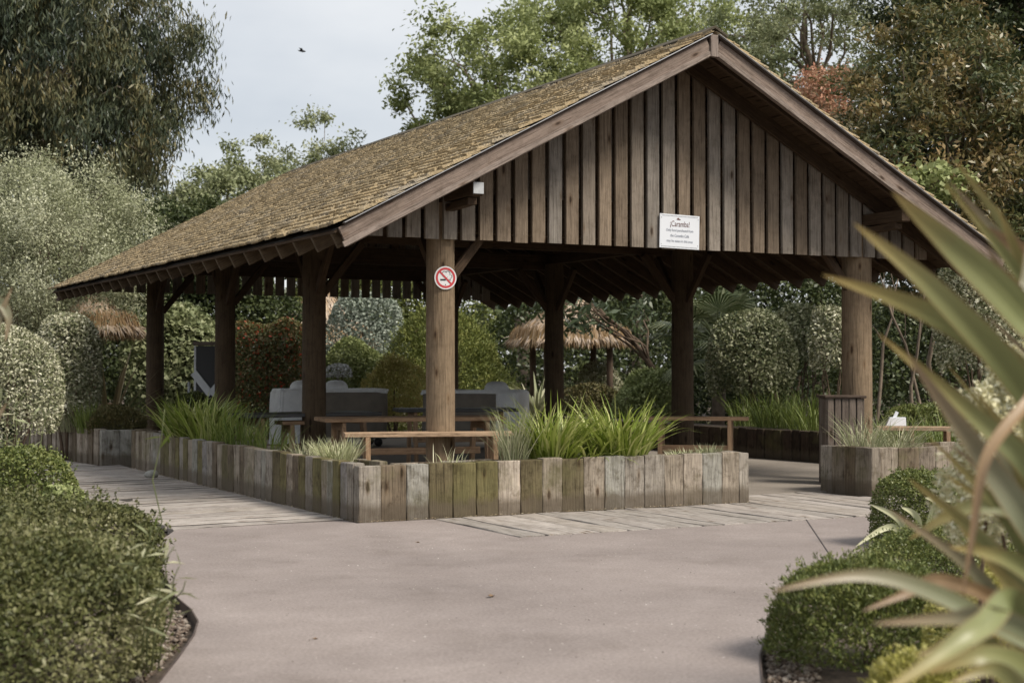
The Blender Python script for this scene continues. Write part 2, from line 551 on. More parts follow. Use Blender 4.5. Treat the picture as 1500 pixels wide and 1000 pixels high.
# ------------------------------------------------------------------ pavilion
UL, UR = 1.55, 6.83            # post rows
UC = (UL + UR) / 2
PV = [1.68, 5.19, 8.70, 12.45]
VF, VB = 0.80, 13.35           # front and rear verge
UE = 0.10                      # eave (left); right is mirrored
SLP = 0.526
def zr(u):                     # underside of the shingles
    d = min(u, 2 * UC - u)
    return 2.56 + (d - 0.18) * SLP
ZB = 2.54                      # lower edge of the gable boards
pav = thing('pavilion', 'large open timber pavilion with a moss covered shingle roof', 'pavilion', (UC, 7, 0))
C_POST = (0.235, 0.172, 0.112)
C_PDARK = (0.085, 0.058, 0.034)  # inner posts: darker wood, with under-roof shade put into the colour
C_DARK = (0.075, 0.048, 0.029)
def post(u, v, r, ztop, col):
    pts, rad = [], []
    for i in range(9):
        z = -0.06 + (ztop + 0.06) * i / 8
        pts.append((0, 0, z))
        rad.append(r * (1.02 - 0.05 * i / 8))
    V, Fq = tube_arrays(pts, rad, 20)
    # long axis along local X for the grain
    me = bpy.data.meshes.new('post')
    me.from_pydata([(p.z, p.x + random.uniform(-.002, .002), p.y + random.uniform(-.002, .002)) for p in V], [], [tuple(reversed(f)) for f in Fq] + [tuple(range(len(V) - 20, len(V)))])
    me.update()
    Mx = Matrix(((0, 1, 0, u), (0, 0, 1, v), (1, 0, 0, 0), (0, 0, 0, 1)))
    return mobj('post', me, WOOD, pav, Mx, col, smooth=True)
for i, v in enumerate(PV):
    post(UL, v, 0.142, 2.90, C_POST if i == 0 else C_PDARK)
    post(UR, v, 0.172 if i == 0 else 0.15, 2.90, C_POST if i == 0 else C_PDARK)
# wall plates along the eaves, tie beams, braces
for u in (UL, UR):
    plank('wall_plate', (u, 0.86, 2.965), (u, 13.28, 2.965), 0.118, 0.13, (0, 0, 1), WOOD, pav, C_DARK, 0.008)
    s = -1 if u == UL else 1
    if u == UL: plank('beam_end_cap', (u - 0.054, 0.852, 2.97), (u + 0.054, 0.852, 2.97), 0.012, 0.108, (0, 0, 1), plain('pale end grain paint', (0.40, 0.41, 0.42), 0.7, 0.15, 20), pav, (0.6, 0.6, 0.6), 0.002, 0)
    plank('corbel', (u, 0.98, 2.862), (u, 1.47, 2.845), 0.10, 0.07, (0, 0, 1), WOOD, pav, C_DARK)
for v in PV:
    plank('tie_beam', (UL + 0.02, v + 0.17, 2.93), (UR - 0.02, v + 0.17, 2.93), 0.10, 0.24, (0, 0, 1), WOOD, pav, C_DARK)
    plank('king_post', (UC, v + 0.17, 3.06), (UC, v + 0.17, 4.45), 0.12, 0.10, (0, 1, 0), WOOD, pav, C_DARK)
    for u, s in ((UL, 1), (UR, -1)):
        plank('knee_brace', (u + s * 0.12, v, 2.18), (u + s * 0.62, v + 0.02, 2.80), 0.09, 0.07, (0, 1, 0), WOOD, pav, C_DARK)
        for q in (-1, 1):
            if (v == PV[0] and q == -1) or (v == PV[-1] and q == 1):
                continue
            plank('knee_brace', (u, v + q * 0.12, 2.18), (u, v + q * 0.62, 2.80), 0.09, 0.07, (1, 0, 0), WOOD, pav, C_DARK)
# rafters
v = VF + 0.12
while v < VB - 0.03:
    for s in (-1, 1):
        e = UC + s * (UC - UE - 0.04)
        t = UC + s * 0.02
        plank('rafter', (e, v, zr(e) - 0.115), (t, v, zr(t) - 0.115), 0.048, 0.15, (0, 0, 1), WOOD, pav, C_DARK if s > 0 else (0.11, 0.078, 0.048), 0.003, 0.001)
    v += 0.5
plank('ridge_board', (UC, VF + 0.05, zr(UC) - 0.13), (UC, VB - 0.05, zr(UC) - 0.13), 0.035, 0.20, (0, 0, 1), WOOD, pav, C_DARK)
# sheathing boards under the shingles
for s in (-1, 1):
    k = 0
    n = 24
    for k in range(n):
        d0 = UE + (UC - UE) * k / n
        d1 = UE + (UC - UE) * (k + 0.94) / n
        dm = (d0 + d1) / 2
        u = dm if s < 0 else 2 * UC - dm
        W = (d1 - d0) / math.cos(math.atan(SLP))
        nrm = Vector((s * SLP, 0, 1))
        plank('sheathing_board', (u, VF + 0.01, zr(u) - 0.022), (u, VB - 0.01, zr(u) - 0.022), W, 0.022, nrm, WOOD, pav, C_DARK, 0, 0.001)
# gable boards, front and rear
BOARDC = [(0.225, 0.188, 0.152), (0.205, 0.158, 0.116), (0.27, 0.235, 0.20), (0.225, 0.20, 0.175), (0.18, 0.138, 0.10), (0.29, 0.25, 0.21), (0.24, 0.185, 0.135)]
def gable_board(u, v, w, t, zlo, col, name, par):
    zl, zrr = zr(u - w / 2) - 0.05, zr(u + w / 2) - 0.05
    L0, L1 = zl - zlo, zrr - zlo
    if min(L0, L1) < 0.06:
        return
    h = t / 2
    a = 0.003
    ju = [random.uniform(-.003, .003) for _ in range(4)]
    V = [(0, -w / 2 + ju[0], -h), (0, w / 2 + ju[1], -h), (0, w / 2 + ju[1] - a, h), (0, -w / 2 + ju[0] + a, h),
         (L0, -w / 2 + ju[2], -h), (L1, w / 2 + ju[3], -h), (L1, w / 2 + ju[3] - a, h), (L0, -w / 2 + ju[2] + a, h)]
    Fc = [(0, 1, 2, 3), (7, 6, 5, 4), (0, 4, 5, 1), (1, 5, 6, 2), (2, 6, 7, 3), (3, 7, 4, 0)]
    me = bpy.data.meshes.new(name)
    me.from_pydata(V, [], [tuple(reversed(f)) for f in Fc])
    me.update()
    # local X up, local Y along u, local Z towards -v
    Mx = Matrix(((0, 1, 0, u), (0, 0, -1, v), (1, 0, 0, zlo), (0, 0, 0, 1)))
    return mobj(name, me, WOOD, par, Mx, col)
gable_f = plank('gable', (UL + .1, 1.66, 2.72), (UR - .1, 1.66, 2.72), 0.10, 0.2, (0, 0, 1), WOOD, pav, C_DARK)
gable_r = plank('gable', (UL, 12.50, 3.06), (UR, 12.50, 3.06), 0.05, 0.15, (0, 0, 1), WOOD, pav, C_DARK)
u = 0.78
while u < 2 * UC - 0.7:
    gable_board(u, 1.495, 0.150, 0.032, ZB + random.uniform(-.006, .006), random.choice(BOARDC), 'gable_board', gable_f)
    gable_board(u + 0.098, 1.585, 0.10, 0.022, ZB + 0.46 + random.uniform(-.03, .03), random.choice(BOARDC), 'backing_board', gable_f)
    gable_board(u, 12.63, 0.155, 0.024, ZB - 0.04, random.choice(BOARDC), 'gable_board', gable_r)
    gable_board(u + 0.098, 12.60, 0.115, 0.022, ZB + 0.72, random.choice(BOARDC), 'backing_board', gable_r)
    u += 0.196
# bargeboards
C_BARGE = (0.235, 0.182, 0.152)
for vv, f in ((VF, 1), (VB, -1)):
    for s in (-1, 1):
        e = UC + s * (UC - 0.17)
        t = UC + s * 0.045
        o = 0.105
        plank('bargeboard', (e, vv, zr(e) - o), (t, vv, zr(t) - o), 0.03, 0.185, (0, 0, 1), WOOD, pav, C_BARGE, 0.004, 0.001, 6)
        plank('verge_batten', (e, vv - f * 0.012, zr(e) + 0.006), (t, vv - f * 0.012, zr(t) + 0.006), 0.05, 0.022, (0, 0, 1), WOOD, pav, (0.07, 0.05, 0.04), 0.002, 0.001)
        plank('drip_strip', (e, vv - f * 0.03, zr(e) + 0.022), (t, vv - f * 0.03, zr(t) + 0.022), 0.07, 0.005, (0, 0, 1), plain('grey felt strip', (0.33, 0.33, 0.34), 0.6), pav, None, 0, 0.001)
        plank('barge_moulding', (e, vv - f * 0.022, zr(e) - 0.172), (t, vv - f * 0.022, zr(t) - 0.172), 0.018, 0.05, (0, 0, 1), WOOD, pav, (0.27, 0.22, 0.19), 0.003, 0.001)
    plank('apex_block', (UC, vv - f * 0.012, zr(UC) - 0.23), (UC, vv - f * 0.012, zr(UC) - 0.005), 0.095, 0.05, (0, 1, 0), WOOD, pav, (0.25, 0.205, 0.18))
# shingles
SHM, snt, sbs = newmat('mossy cedar shingle')
stc = N(snt, 'ShaderNodeTexCoord')
sgeo = N(snt, 'ShaderNodeNewGeometry')
sn1 = N(snt, 'ShaderNodeTexNoise', Scale=2.2, Detail=6, Roughness=0.7)
sn2 = N(snt, 'ShaderNodeTexNoise', Scale=42, Detail=4, Roughness=0.75)
for n_ in (sn1, sn2):
    snt.links.new(sgeo.outputs['Position'], n_.inputs['Vector'])
sr1 = ramp(snt, sn1.outputs['Fac'], [(0.3, (0.37, 0.285, 0.175)), (0.5, (0.46, 0.365, 0.235)), (0.62, (0.43, 0.365, 0.275)), (0.75, (0.36, 0.325, 0.28))])
sr2 = ramp(snt, sn2.outputs['Fac'], [(0.25, (0.42, 0.40, 0.36)), (0.5, (0.95, 0.94, 0.9)), (0.75, (1.35, 1.3, 1.15))])
scol = mix(snt, 'MULTIPLY', 1.0, sr1.outputs[0], sr2.outputs[0])
snt.links.new(scol, sbs.inputs['Base Color'])
sbs.inputs['Roughness'].default_value = 0.95
sbs.inputs['Specular IOR Level'].default_value = 0.1
sbp = N(snt, 'ShaderNodeBump', Strength=0.9, Distance=0.02)
snt.links.new(sn2.outputs['Fac'], sbp.inputs['Height'])
snt.links.new(sbp.outputs[0], sbs.inputs['Normal'])
ANG = math.atan(SLP)
EXPO = 0.15
SLEN = (UC - UE) / math.cos(ANG)
def shingle_geo(w, L=0.31):
    t0, t1 = 0.028, 0.005
    a = random.uniform(-.012, .012)
    V = [(0, 0, 0), (0, w, 0), (L, w, 0), (L, 0, 0), (a, 0, t0), (-a, w, t0), (L, w, t1), (L, 0, t1)]
    Fc = [(3, 2, 1, 0), (4, 5, 6, 7), (0, 1, 5, 4), (1, 2, 6, 5), (2, 3, 7, 6), (3, 0, 4, 7)]
    return V, Fc
variants = []
for k in range(10):
    w = 0.10 + 0.016 * k
    V, Fc = shingle_geo(w - 0.006)
    me = bpy.data.meshes.new('shingle')
    me.from_pydata(V, [], Fc)
    me.update()
    me.materials.append(SHM)
    variants.append((w, me))
for s in (-1, 1):
    # slope frame: local X up the slope, Y along the ridge
    sx = Vector((-s * math.cos(ANG), 0, math.sin(ANG)))     # s=-1: left slope climbs towards +u
    sy = Vector((0, 1, 0))
    sz = sx.cross(sy)
    if sz.z < 0:
        sz = -sz
    e = UC + s * (UC - UE + 0.03)
    org = Vector((e, VF - 0.03, zr(UC + s * (UC - UE)) + 0.0))
    singles, VV, FF = [], [], []
    eu = UC + s * (UC - UE)
    um = bpy.data.meshes.new('roof')
    um.from_pydata([(eu, VF, zr(eu) - .004), (eu, VB, zr(eu) - .004), (UC, VB, zr(UC) - .004), (UC, VF, zr(UC) - .004)], [], [(0, 1, 2, 3) if s > 0 else (3, 2, 1, 0)])
    um.update()
    roof = mobj('roof', um, plain('roof underlay', (0.05, 0.045, 0.04), .9), pav)
    kk = 0
    course = 0
    sl_ = 0.0
    while sl_ < SLEN - 0.04:
        y = random.uniform(-0.02, 0.0)
        L = min(0.31, SLEN - sl_ + 0.02)
        while y < VB - VF + 0.04:
            w, me = random.choice(variants)
            tilt = 0.066 + random.uniform(-.02, .03)
            off = sl_ + random.uniform(-.028, .028)
            lift = 0.012 + random.uniform(0, .008)
            # butt end rests on the course below
            ax = (sx * math.cos(tilt) - sz * math.sin(tilt))
            az = (sz * math.cos(tilt) + sx * math.sin(tilt))
            o3 = org + sx * off + sy * y + sz * (lift + 0.019)
            # handedness
            bx, by, bz = ax, sy, az
            if s > 0:
                by = -sy
                o3 = o3 + sy * w
            if s < 0 and y < 1.75 and len(singles) < 300 and sl_ + L <= SLEN + .03:
                mm = Matrix((bx, by, bz)).transposed().to_4x4()
                mm.translation = o3
                singles.append((me, mm))
            else:
                vs = np.array([v.co[:] for v in me.vertices])
                vs[:, 0] = np.minimum(vs[:, 0], L)
                A = np.array([bx[:], by[:], bz[:]])
                VV.append(vs @ A + np.array(o3[:]))
                FF.append(np.array([p.vertices[:] for p in me.polygons]) + kk)
                kk += 8
            y += w
        sl_ += EXPO
        course += 1
    for me, mm in singles:
        mobj('shingle', me, SHM, roof, mm)
    me = np_mesh('shingle_courses', np.concatenate(VV), np.concatenate(FF))
    stuff(mobj('shingle_courses', me, SHM, roof))
    # moss tufts on the shingles
    nm = 26000 if s < 0 else 6000
    a = rng.uniform(0, SLEN - 0.02, nm)
    b = rng.uniform(0, VB - VF, nm)
    keep = rng.random(nm) < 0.35 + 0.65 * (np.sin(a * 3.1 + np.sin(b * 1.3) * 2) * np.sin(b * 2.3 + a) > -0.45)
    a, b = a[keep], b[keep]
    # sit on the shingle surface: height follows the saw-tooth of the courses
    saw = 1 - (a % EXPO) / EXPO
    hh = 0.040 + 0.016 * saw
    pos = np.array(org[:]) + np.outer(a, np.array(sx[:])) + np.outer(b, np.array(sy[:])) + np.outer(hh, np.array(sz[:]))
    sz_ = rng.uniform(0.007, 0.019, len(a))
    base = np.array([(1, 0, 0), (-.5, .87, 0), (-.5, -.87, 0), (0.1, 0, 0.75)])
    V = pos[:, None, :] + (base[None] @ np.array([sx[:], sy[:], sz[:]])) * sz_[:, None, None]
    V += rng.normal(0, 0.002, V.shape)
    idx = np.arange(len(a))[:, None, None] * 4
    T = np.array([(0, 1, 3), (1, 2, 3), (2, 0, 3)])[None] + idx
    me = np_mesh('moss', V.reshape(-1, 3), None, T.reshape(-1, 3))
    stuff(mobj('moss', me, SHM, roof))
for s in (-1, 1):
    dd = 0.075
    plank('ridge_cap', (UC + s * dd, VF - 0.05, zr(UC - dd) + 0.075), (UC + s * dd, VB + 0.04, zr(UC - dd) + 0.075), 0.19, 0.02, Vector((s * SLP, 0, 1)), WOOD, pav, (0.10, 0.085, 0.06), 0.003, 0.003, 14)

# ------------------------------------------------------------------ planters of upright sleepers
BEI, GRY, BLU, OLI, GRN, BRN, LBE = (0.31, 0.265, 0.215), (0.30, 0.27, 0.235), (0.30, 0.29, 0.26), (0.13, 0.107, 0.06), (0.16, 0.138, 0.065), (0.16, 0.126, 0.09), (0.40, 0.345, 0.29)
def sleeper_wall(parent, p0, p1, edges, colors, H, thick=0.11, inward=None, hj=0.009):
    p0, p1 = Vector(p0), Vector(p1)
    d = p1 - p0
    L = d.length
    t = d / L
    inw = inward
    for i in range(len(edges) - 1):
        a, b = edges[i], edges[i + 1]
        w = (b - a) - random.uniform(0.001, 0.006)
        m = p0 + t * ((a + b) / 2) + inw * (thick / 2 + random.uniform(-.007, .007))
        h = H + random.uniform(-hj, hj)
        me = plank_mesh(h + 0.06, w, thick, 0.006, 0.0028, 6, 'sleeper')
        lean = Vector((t.x, t.y, 0)) * random.uniform(-.003, .003)
        Mx = frame(Vector((m.x, m.y, -0.06)) - lean, Vector((m.x, m.y, h)) + lean, inw)
        mobj('sleeper', me, SLEEPER, parent, Mx, colors[i % len(colors)])
def edges_for(L, w0, w1):
    e = [0.0]
    while e[-1] < L - w1 * 0.6:
        e.append(e[-1] + random.uniform(w0, w1))
    e[-1] = L
    return e
def soil(parent, poly, z):
    bm = bmesh.new()
    f = bm.faces.new([bm.verts.new((x, y, z)) for x, y in poly])
    if f.normal.z < 0:
        f.normal_flip()
    bmesh.ops.triangulate(bm, faces=bm.faces)
    me = bpy.data.meshes.new('soil')
    bm.to_mesh(me)
    bm.free()
    return mobj('soil', me, SOIL, parent)
XI, YI = Vector((1, 0, 0)), Vector((0, 1, 0))
pl = thing('planter', 'long L shaped planter of upright weathered sleepers round the pavilion corner', 'planter', (0, 0, 0))
fx = [525, 558, 596, 629, 664, 698, 730, 763, 795, 824, 856, 886, 915, 944, 974, 1002, 1030, 1058, 1083, 1098]
fe = [max(0, YP(x, 760, 0.0).x) for x in fx]
fe[0] = 0.0
fcol = [GRY, BRN, BLU, OLI, GRN, GRN, LBE, OLI, BEI, (0.15, 0.125, 0.075), BEI, BLU, GRY, GRY, BEI, LBE, BLU, BEI, GRY]
FEND = fe[-1]
sleeper_wall(pl, (0, 0, 0), (FEND, 0, 0), fe, fcol, 0.478, inward=YI)
LEND = 7.68
le = edges_for(LEND - .115, 0.13, 0.23)
lcol = [GRY, (0.27, 0.25, 0.24), GRN, BLU, BEI, GRN, GRY, GRN, BRN, BEI, GRN, OLI, GRY, BLU, GRY, LBE, BEI, BRN, BEI, BRN, OLI, BEI, BRN]
sleeper_wall(pl, (0, 0.115, 0), (0, LEND, 0), le, lcol, 0.485, inward=XI)
sleeper_wall(pl, (0.115, LEND, 0), (0.52, LEND, 0), [0, .2, .405], [BRN, BEI], 0.48, inward=-YI)
ie = edges_for(FEND - 0.55, 0.2, 0.26)
sleeper_wall(pl, (0.55, 0.62, 0), (FEND, 0.62, 0), ie, [BEI, BRN, GRY], 0.45, 0.08, -YI, 0.012)
ie = edges_for(LEND - .8, 0.2, 0.26)
sleeper_wall(pl, (0.55, 0.64, 0), (0.55, LEND - .12, 0), ie, [BEI, BRN, GRY], 0.45, 0.08, -XI, 0.012)
sleeper_wall(pl, (FEND, 0.115, 0), (FEND, 0.54, 0), [0, .21, .425], [GRY, BEI], 0.47, inward=-XI)
soil(pl, [(0.1, 0.1), (FEND - .1, 0.1), (FEND - .1, 0.56), (0.5, 0.56), (0.5, LEND - .1), (0.1, LEND - .1)], 0.405)
# far planter on the left
p2 = thing('planter', 'weathered sleeper planter beyond the boardwalk holding a dark heather mound', 'planter', (-0.25, 8.3, 0))
sleeper_wall(p2, (-0.25, 8.27, 0), (0.42, 8.27, 0), [0, .24, .46, .67], [BLU, BLU, BRN], 0.47, inward=YI)
e2 = edges_for(3.9, .18, .27)
sleeper_wall(p2, (-0.25, 8.385, 0), (-0.66, 12.27, 0), e2, [BEI, BRN, BEI, LBE, BRN], 0.47, inward=XI)
soil(p2, [(-.2, 8.35), (.4, 8.35), (.4, 12.2), (-.6, 12.2)], 0.41)
# right planter
p3 = thing('planter', 'weathered sleeper planter at the entrance with pale arching grass', 'planter', (5.45, 0, 0))
sleeper_wall(p3, (5.45, -0.11, 0), (5.56, 0.78, 0), [0, .25, .46, .68, .90], [(0.22, 0.19, 0.155), BRN, (0.2, 0.17, 0.135), GRY], 0.48, inward=XI)
sleeper_wall(p3, (5.57, -0.11, 0), (9.2, -0.11, 0), edges_for(3.63, .22, .3), [BEI, BRN, (0.22, 0.185, 0.15)], 0.48, inward=YI)
sleeper_wall(p3, (5.68, 0.85, 0), (9.2, 0.85, 0), edges_for(3.52, .22, .3), [BEI, BRN], 0.46, .08, -YI)
soil(p3, [(5.55, 0), (9.1, 0), (9.1, .8), (5.6, .8)], 0.41)
# shaded side planter
p4 = thing('planter', 'plank planter painted darker for the shade along the far side of the floor', 'planter', (8.5, 7, 0))
DK_SHADE = (0.06, 0.042, 0.03)  # shade under the eave put into the plank colours
sleeper_wall(p4, (8.62, 3.0, 0), (8.25, 6.6, 0), edges_for(3.61, .15, .22), [DK_SHADE, (0.05, 0.036, 0.026)], 0.42, .06, XI, .006)
sleeper_wall(p4, (8.25, 6.6, 0), (8.25, 12.6, 0), edges_for(6.0, .15, .22), [DK_SHADE, (0.05, 0.036, 0.026)], 0.42, .06, XI, .006)
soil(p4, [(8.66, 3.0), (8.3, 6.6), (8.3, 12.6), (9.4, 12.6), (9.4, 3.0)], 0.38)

# ------------------------------------------------------------------ benches, tables and things inside
C_BENCH = (0.36, 0.235, 0.145)
BLACKTOP = plain('black waxed tabletop', (0.025, 0.023, 0.022), 0.45, 0.3, 12)
def trestle(parent, c, along, width, z, col):
    side = Vector((-along.y, along.x, 0))
    for s in (-1, 1):
        plank('leg', c + side * (s * width * 0.5) + Vector((0, 0, 0.0)), c + side * (s * width * 0.34) + Vector((0, 0, z)), 0.085, 0.05, along, WOOD, parent, col)
    plank('cross_rail', c - side * (width * 0.42) + Vector((0, 0, z - 0.05)), c + side * (width * 0.42) + Vector((0, 0, z - 0.05)), 0.045, 0.09, (0, 0, 1), WOOD, parent, col)
def table(name, label, cat, a, b, z, width, nb, col, topmat=None, inset=0.22, cards=0, group=None):
    a, b = Vector((a.x, a.y, 0)), Vector((b.x, b.y, 0))
    al = (b - a).normalized()
    sd = Vector((-al.y, al.x, 0))
    if sd.dot(FH) < 0:
        sd = -sd
    t = thing(name, label, cat, a + (b - a) / 2 + sd * width / 2, group)
    bw = width / nb
    for i in range(nb):
        o = sd * (bw * (i + 0.5)) + Vector((0, 0, z - 0.022))
        plank('board', a + o, b + o, bw - 0.012, 0.044, (0, 0, 1), topmat or WOOD, t, col, 0.005, 0.002, 3)
    mid = sd * (width / 2)
    L = (b - a).length
    for k in (inset, L - inset):
        trestle(t, a + al * k + mid, al, width * 1.0 + 0.05, z - 0.046, C_BENCH)
    plank('stretcher', a + al * inset + mid + Vector((0, 0, z * 0.45)), b - al * inset + mid + Vector((0, 0, z * 0.45)), 0.04, 0.08, (0, 0, 1), WOOD, t, C_BENCH)
    return t, al, sd
zA = 0.67
table('bench', 'pale timber bench directly in front of the sign bearing post', 'bench', G(505, 634, zA), G(758, 632, zA), zA, 0.24, 1, (0.43, 0.30, 0.2))
zB = 0.72
table('picnic_table', 'brown plank table standing just behind the sign bearing post', 'table', G(477, 613, zB), G(742, 610, zB), zB, 0.66, 3, C_BENCH)
tC, al, sd = table('picnic_table', 'long table with black top beside the covered barbecue with its end painted as lit', 'table', G(362, 607, .75), G(560, 603, .75), .75, 0.75, 4, (0.03, .03, .03), BLACKTOP)
table('picnic_table', 'black topped table at the back in front of the shorter covered barbecue', 'table', G(760, 598, .75), G(585, 599, .75), .75, 0.7, 4, (0.03, .03, .03), BLACKTOP)
table('bench', 'short brown bench end beside the left row of posts', 'bench', G(414, 617, .66), G(470, 616, .66), .66, 0.3, 1, C_BENCH, None, 0.12)
table('bench', 'brown timber bench beside the dark shaded planter', 'bench', G(940, 610, .70), G(1096, 611, .70), .70, 0.32, 1, C_BENCH)
tE, alE, sdE = table('bench', 'pale timber bench with a white carton lying on it', 'bench', G(1286, 625, .61), G(1440, 626, .61), .61, 0.30, 1, (0.42, .3, .2), None, .38)

# white carton on the bench
PAPER = plain('white card', (0.72, 0.74, 0.78), 0.7, 0.06, 10)
cpos = G(1313, 624, .61)
cb = thing('carton', 'small white card carton with a raised handle flap on a bench', 'carton', (cpos.x, cpos.y, .61))
bm = bmesh.new()
bmesh.ops.create_cube(bm, size=1)
for v in bm.verts:
    k = 1.0 if v.co.z < 0 else 0.78
    v.co = Vector((v.co.x * 0.23 * (1 if v.co.x > 0 or v.co.z < 0 else .6), v.co.y * 0.15 * k, (v.co.z + .5) * 0.10))
bmesh.ops.bevel(bm, geom=list(bm.edges), offset=.004, segments=1, affect='EDGES')
me = bpy.data.meshes.new('carton_body')
bm.to_mesh(me); bm.free()
rotc = Matrix.Translation(cpos + sdE * .12) @ Matrix.Rotation(math.atan2(alE.y, alE.x), 4, 'Z')
mobj('carton_body', me, PAPER, cb, rotc)
cc = cpos + sdE * .12
plank('handle_flap', cc + Vector((-.005, 0, .09)) - alE * .01, cc + Vector((0, 0, .165)) + alE * .02, .04, .006, -FH, PAPER, cb, None, .001, 0)

# litter bin with upright slats
bc = BASE(1232, 16.75)
bn = thing('litter_bin', 'tall slatted timber litter bin with a flat rim beside the thick entrance post', 'bin', (bc.x, bc.y, 0))
BW, BH, BZ = 0.40, 0.98, 0.0
bx, by = RT, FH
for (ax, nn) in ((bx, -by), (by, bx), (-bx, by), (-by, -bx)):
    for i in range(5):
        q = bc + nn * (BW / 2) + ax * ((i - 2) * BW / 5)
        plank('slat', q + Vector((0, 0, 0.0)), q + Vector((0, 0, BH - .03)), BW / 5 - .012, .022, nn, WOOD, bn, random.choice([(0.18, 0.145, 0.12), (0.22, 0.19, 0.165), (0.15, .12, .1)]), .004, .002)
bod = bc + Vector((0, 0, BH / 2))
plank('liner', bod - Vector((0, 0, BH / 2 - .03)), bod + Vector((0, 0, BH / 2 - .06)), BW - .04, BW - .04, by, plain('bin liner', (0.03, .03, .03), .6), bn, None, .003, 0)
plank('rim', bc + bx * -(BW / 2 + .03) + Vector((0, 0, BH - .012)), bc + bx * (BW / 2 + .03) + Vector((0, 0, BH - .012)), BW + .06, .028, (0, 0, 1), WOOD, bn, (0.09, .065, .05), .004, .001)

# covered barbecues
COVER_LIT = plain('lit weatherproof cover', (0.82, 0.82, 0.82), 0.6, 0.10, 5, 0.25)  # lit copy: daylight from the open side put into the cover's colour
COVER_SHADE = plain('shaded weatherproof cover', (0.21, 0.18, 0.145), 0.65, 0.15, 6, 0.25)  # shaded copy of the same cover: pavilion shade put into its colour
def shroud(name, parent, mat, cpos, al, sd, x0, x1, Dp, z0, H, amp, seed_):
    n, rows = 84, 14
    V, Fq = [], []
    Lw = x1 - x0
    c0 = cpos + al * ((x0 + x1) / 2)
    for j in range(rows):
        f = j / (rows - 1)
        z = z0 + (H - z0) * f
        ins = 0.0 if f < .93 else (f - .93) / .07 * .04
        for i in range(n):
            an = 2 * math.pi * i / n
            cx = math.copysign(abs(math.cos(an)) ** .2, math.cos(an))
            cy = math.copysign(abs(math.sin(an)) ** .2, math.sin(an))
            fold = amp * (1 - f * .8) * (math.sin(an * 13 + seed_) + .6 * math.sin(an * 7 + seed_ * 2 + f * 2)) + .006 * math.sin(an * 4 + f * 5)
            p = c0 + al * (cx * (Lw / 2 - ins + fold)) + sd * (cy * (Dp / 2 - ins + fold))
            sag = .02 * math.sin(an * 3 + seed_) * (1 if j == 0 else 0)
            V.append((p.x, p.y, z + sag))
    for j in range(rows - 1):
        for i in range(n):
            i2 = (i + 1) % n
            Fq.append((j * n + i, j * n + i2, (j + 1) * n + i2, (j + 1) * n + i))
    V.append((c0.x, c0.y, H - .012))
    top = [((rows - 1) * n + i, (rows - 1) * n + (i + 1) % n, len(V) - 1) for i in range(n)]
    me = bpy.data.meshes.new(name)
    me.from_pydata(V, [], Fq + top)
    me.update()
    return mobj(name, me, mat, parent, None, None, True)
def barbecue_cover(label, cpos, al, Lw, Dp, H, side, hood_at):
    sd = Vector((-al.y, al.x, 0))
    if sd.dot(FH) < 0:
        sd = -sd
    t = thing('barbecue', label, 'barbecue', (cpos.x, cpos.y, 0))
    shroud('shaded_body', t, COVER_SHADE, cpos, al, sd, -Lw / 2, Lw / 2, Dp, .14, H, .006, 1.0)
    e0, e1 = (-Lw / 2 - .03, -Lw / 2 + .42) if side < 0 else (Lw / 2 - .30, Lw / 2 + .05)
    shroud('lit_end', t, COVER_LIT, cpos, al, sd, e0, e1, Dp + .07, .04 if side < 0 else .3, H + .015, .022, 2.3)  # end of the same cover, added as a paler shell to look lit
    shroud('lit_top', t, COVER_LIT, cpos, al, sd, -Lw / 2 - .015, Lw / 2 + .015, Dp + .03, H - .05, H + .012, .006, .6)
    for ha in hood_at:
        bm = bmesh.new()
        bmesh.ops.create_uvsphere(bm, u_segments=20, v_segments=12, radius=1)
        for v in bm.verts:
            v.co = Vector((math.copysign(abs(v.co.x) ** .6, v.co.x) * .2, v.co.y * .16, max(-.2, v.co.z) * .15))
        me = bpy.data.meshes.new('hood')
        bm.to_mesh(me); bm.free()
        q = cpos + al * ha + sd * .1 + Vector((0, 0, H))
        mobj('hood', me, COVER_LIT, t, Matrix.Translation(q) @ Matrix.Rotation(math.atan2(al.y, al.x), 4, 'Z'), None, True)
    for sx in (-1, 1):
        for sy in (-1, 1):
            w = cpos + al * (sx * (Lw / 2 - .15)) + sd * (sy * (Dp / 2 - .1))
            tube('wheel', [w - sd * .02 + Vector((0, 0, .07)), w + sd * .02 + Vector((0, 0, .07))], [.07, .07], BLACKTOP, t, 14)
            plank('leg', w + Vector((0, 0, .07)), w + Vector((0, 0, .3)), .04, .04, sd, BLACKTOP, t, None, .002, 0)
    return t
barbecue_cover('large barbecue under a cover painted paler as if lit at the end facing the side posts', BASE(484, 24.6), (RT * 0.93 + FH * 0.36).normalized(), 1.78, 0.72, 0.93, -1, (-.45, .12))
barbecue_cover('smaller barbecue behind the sign bearing post with one pale hood', BASE(694, 24.0), (RT * 0.96 - FH * 0.26).normalized(), 1.55, 0.68, 0.92, 1, (.35,))

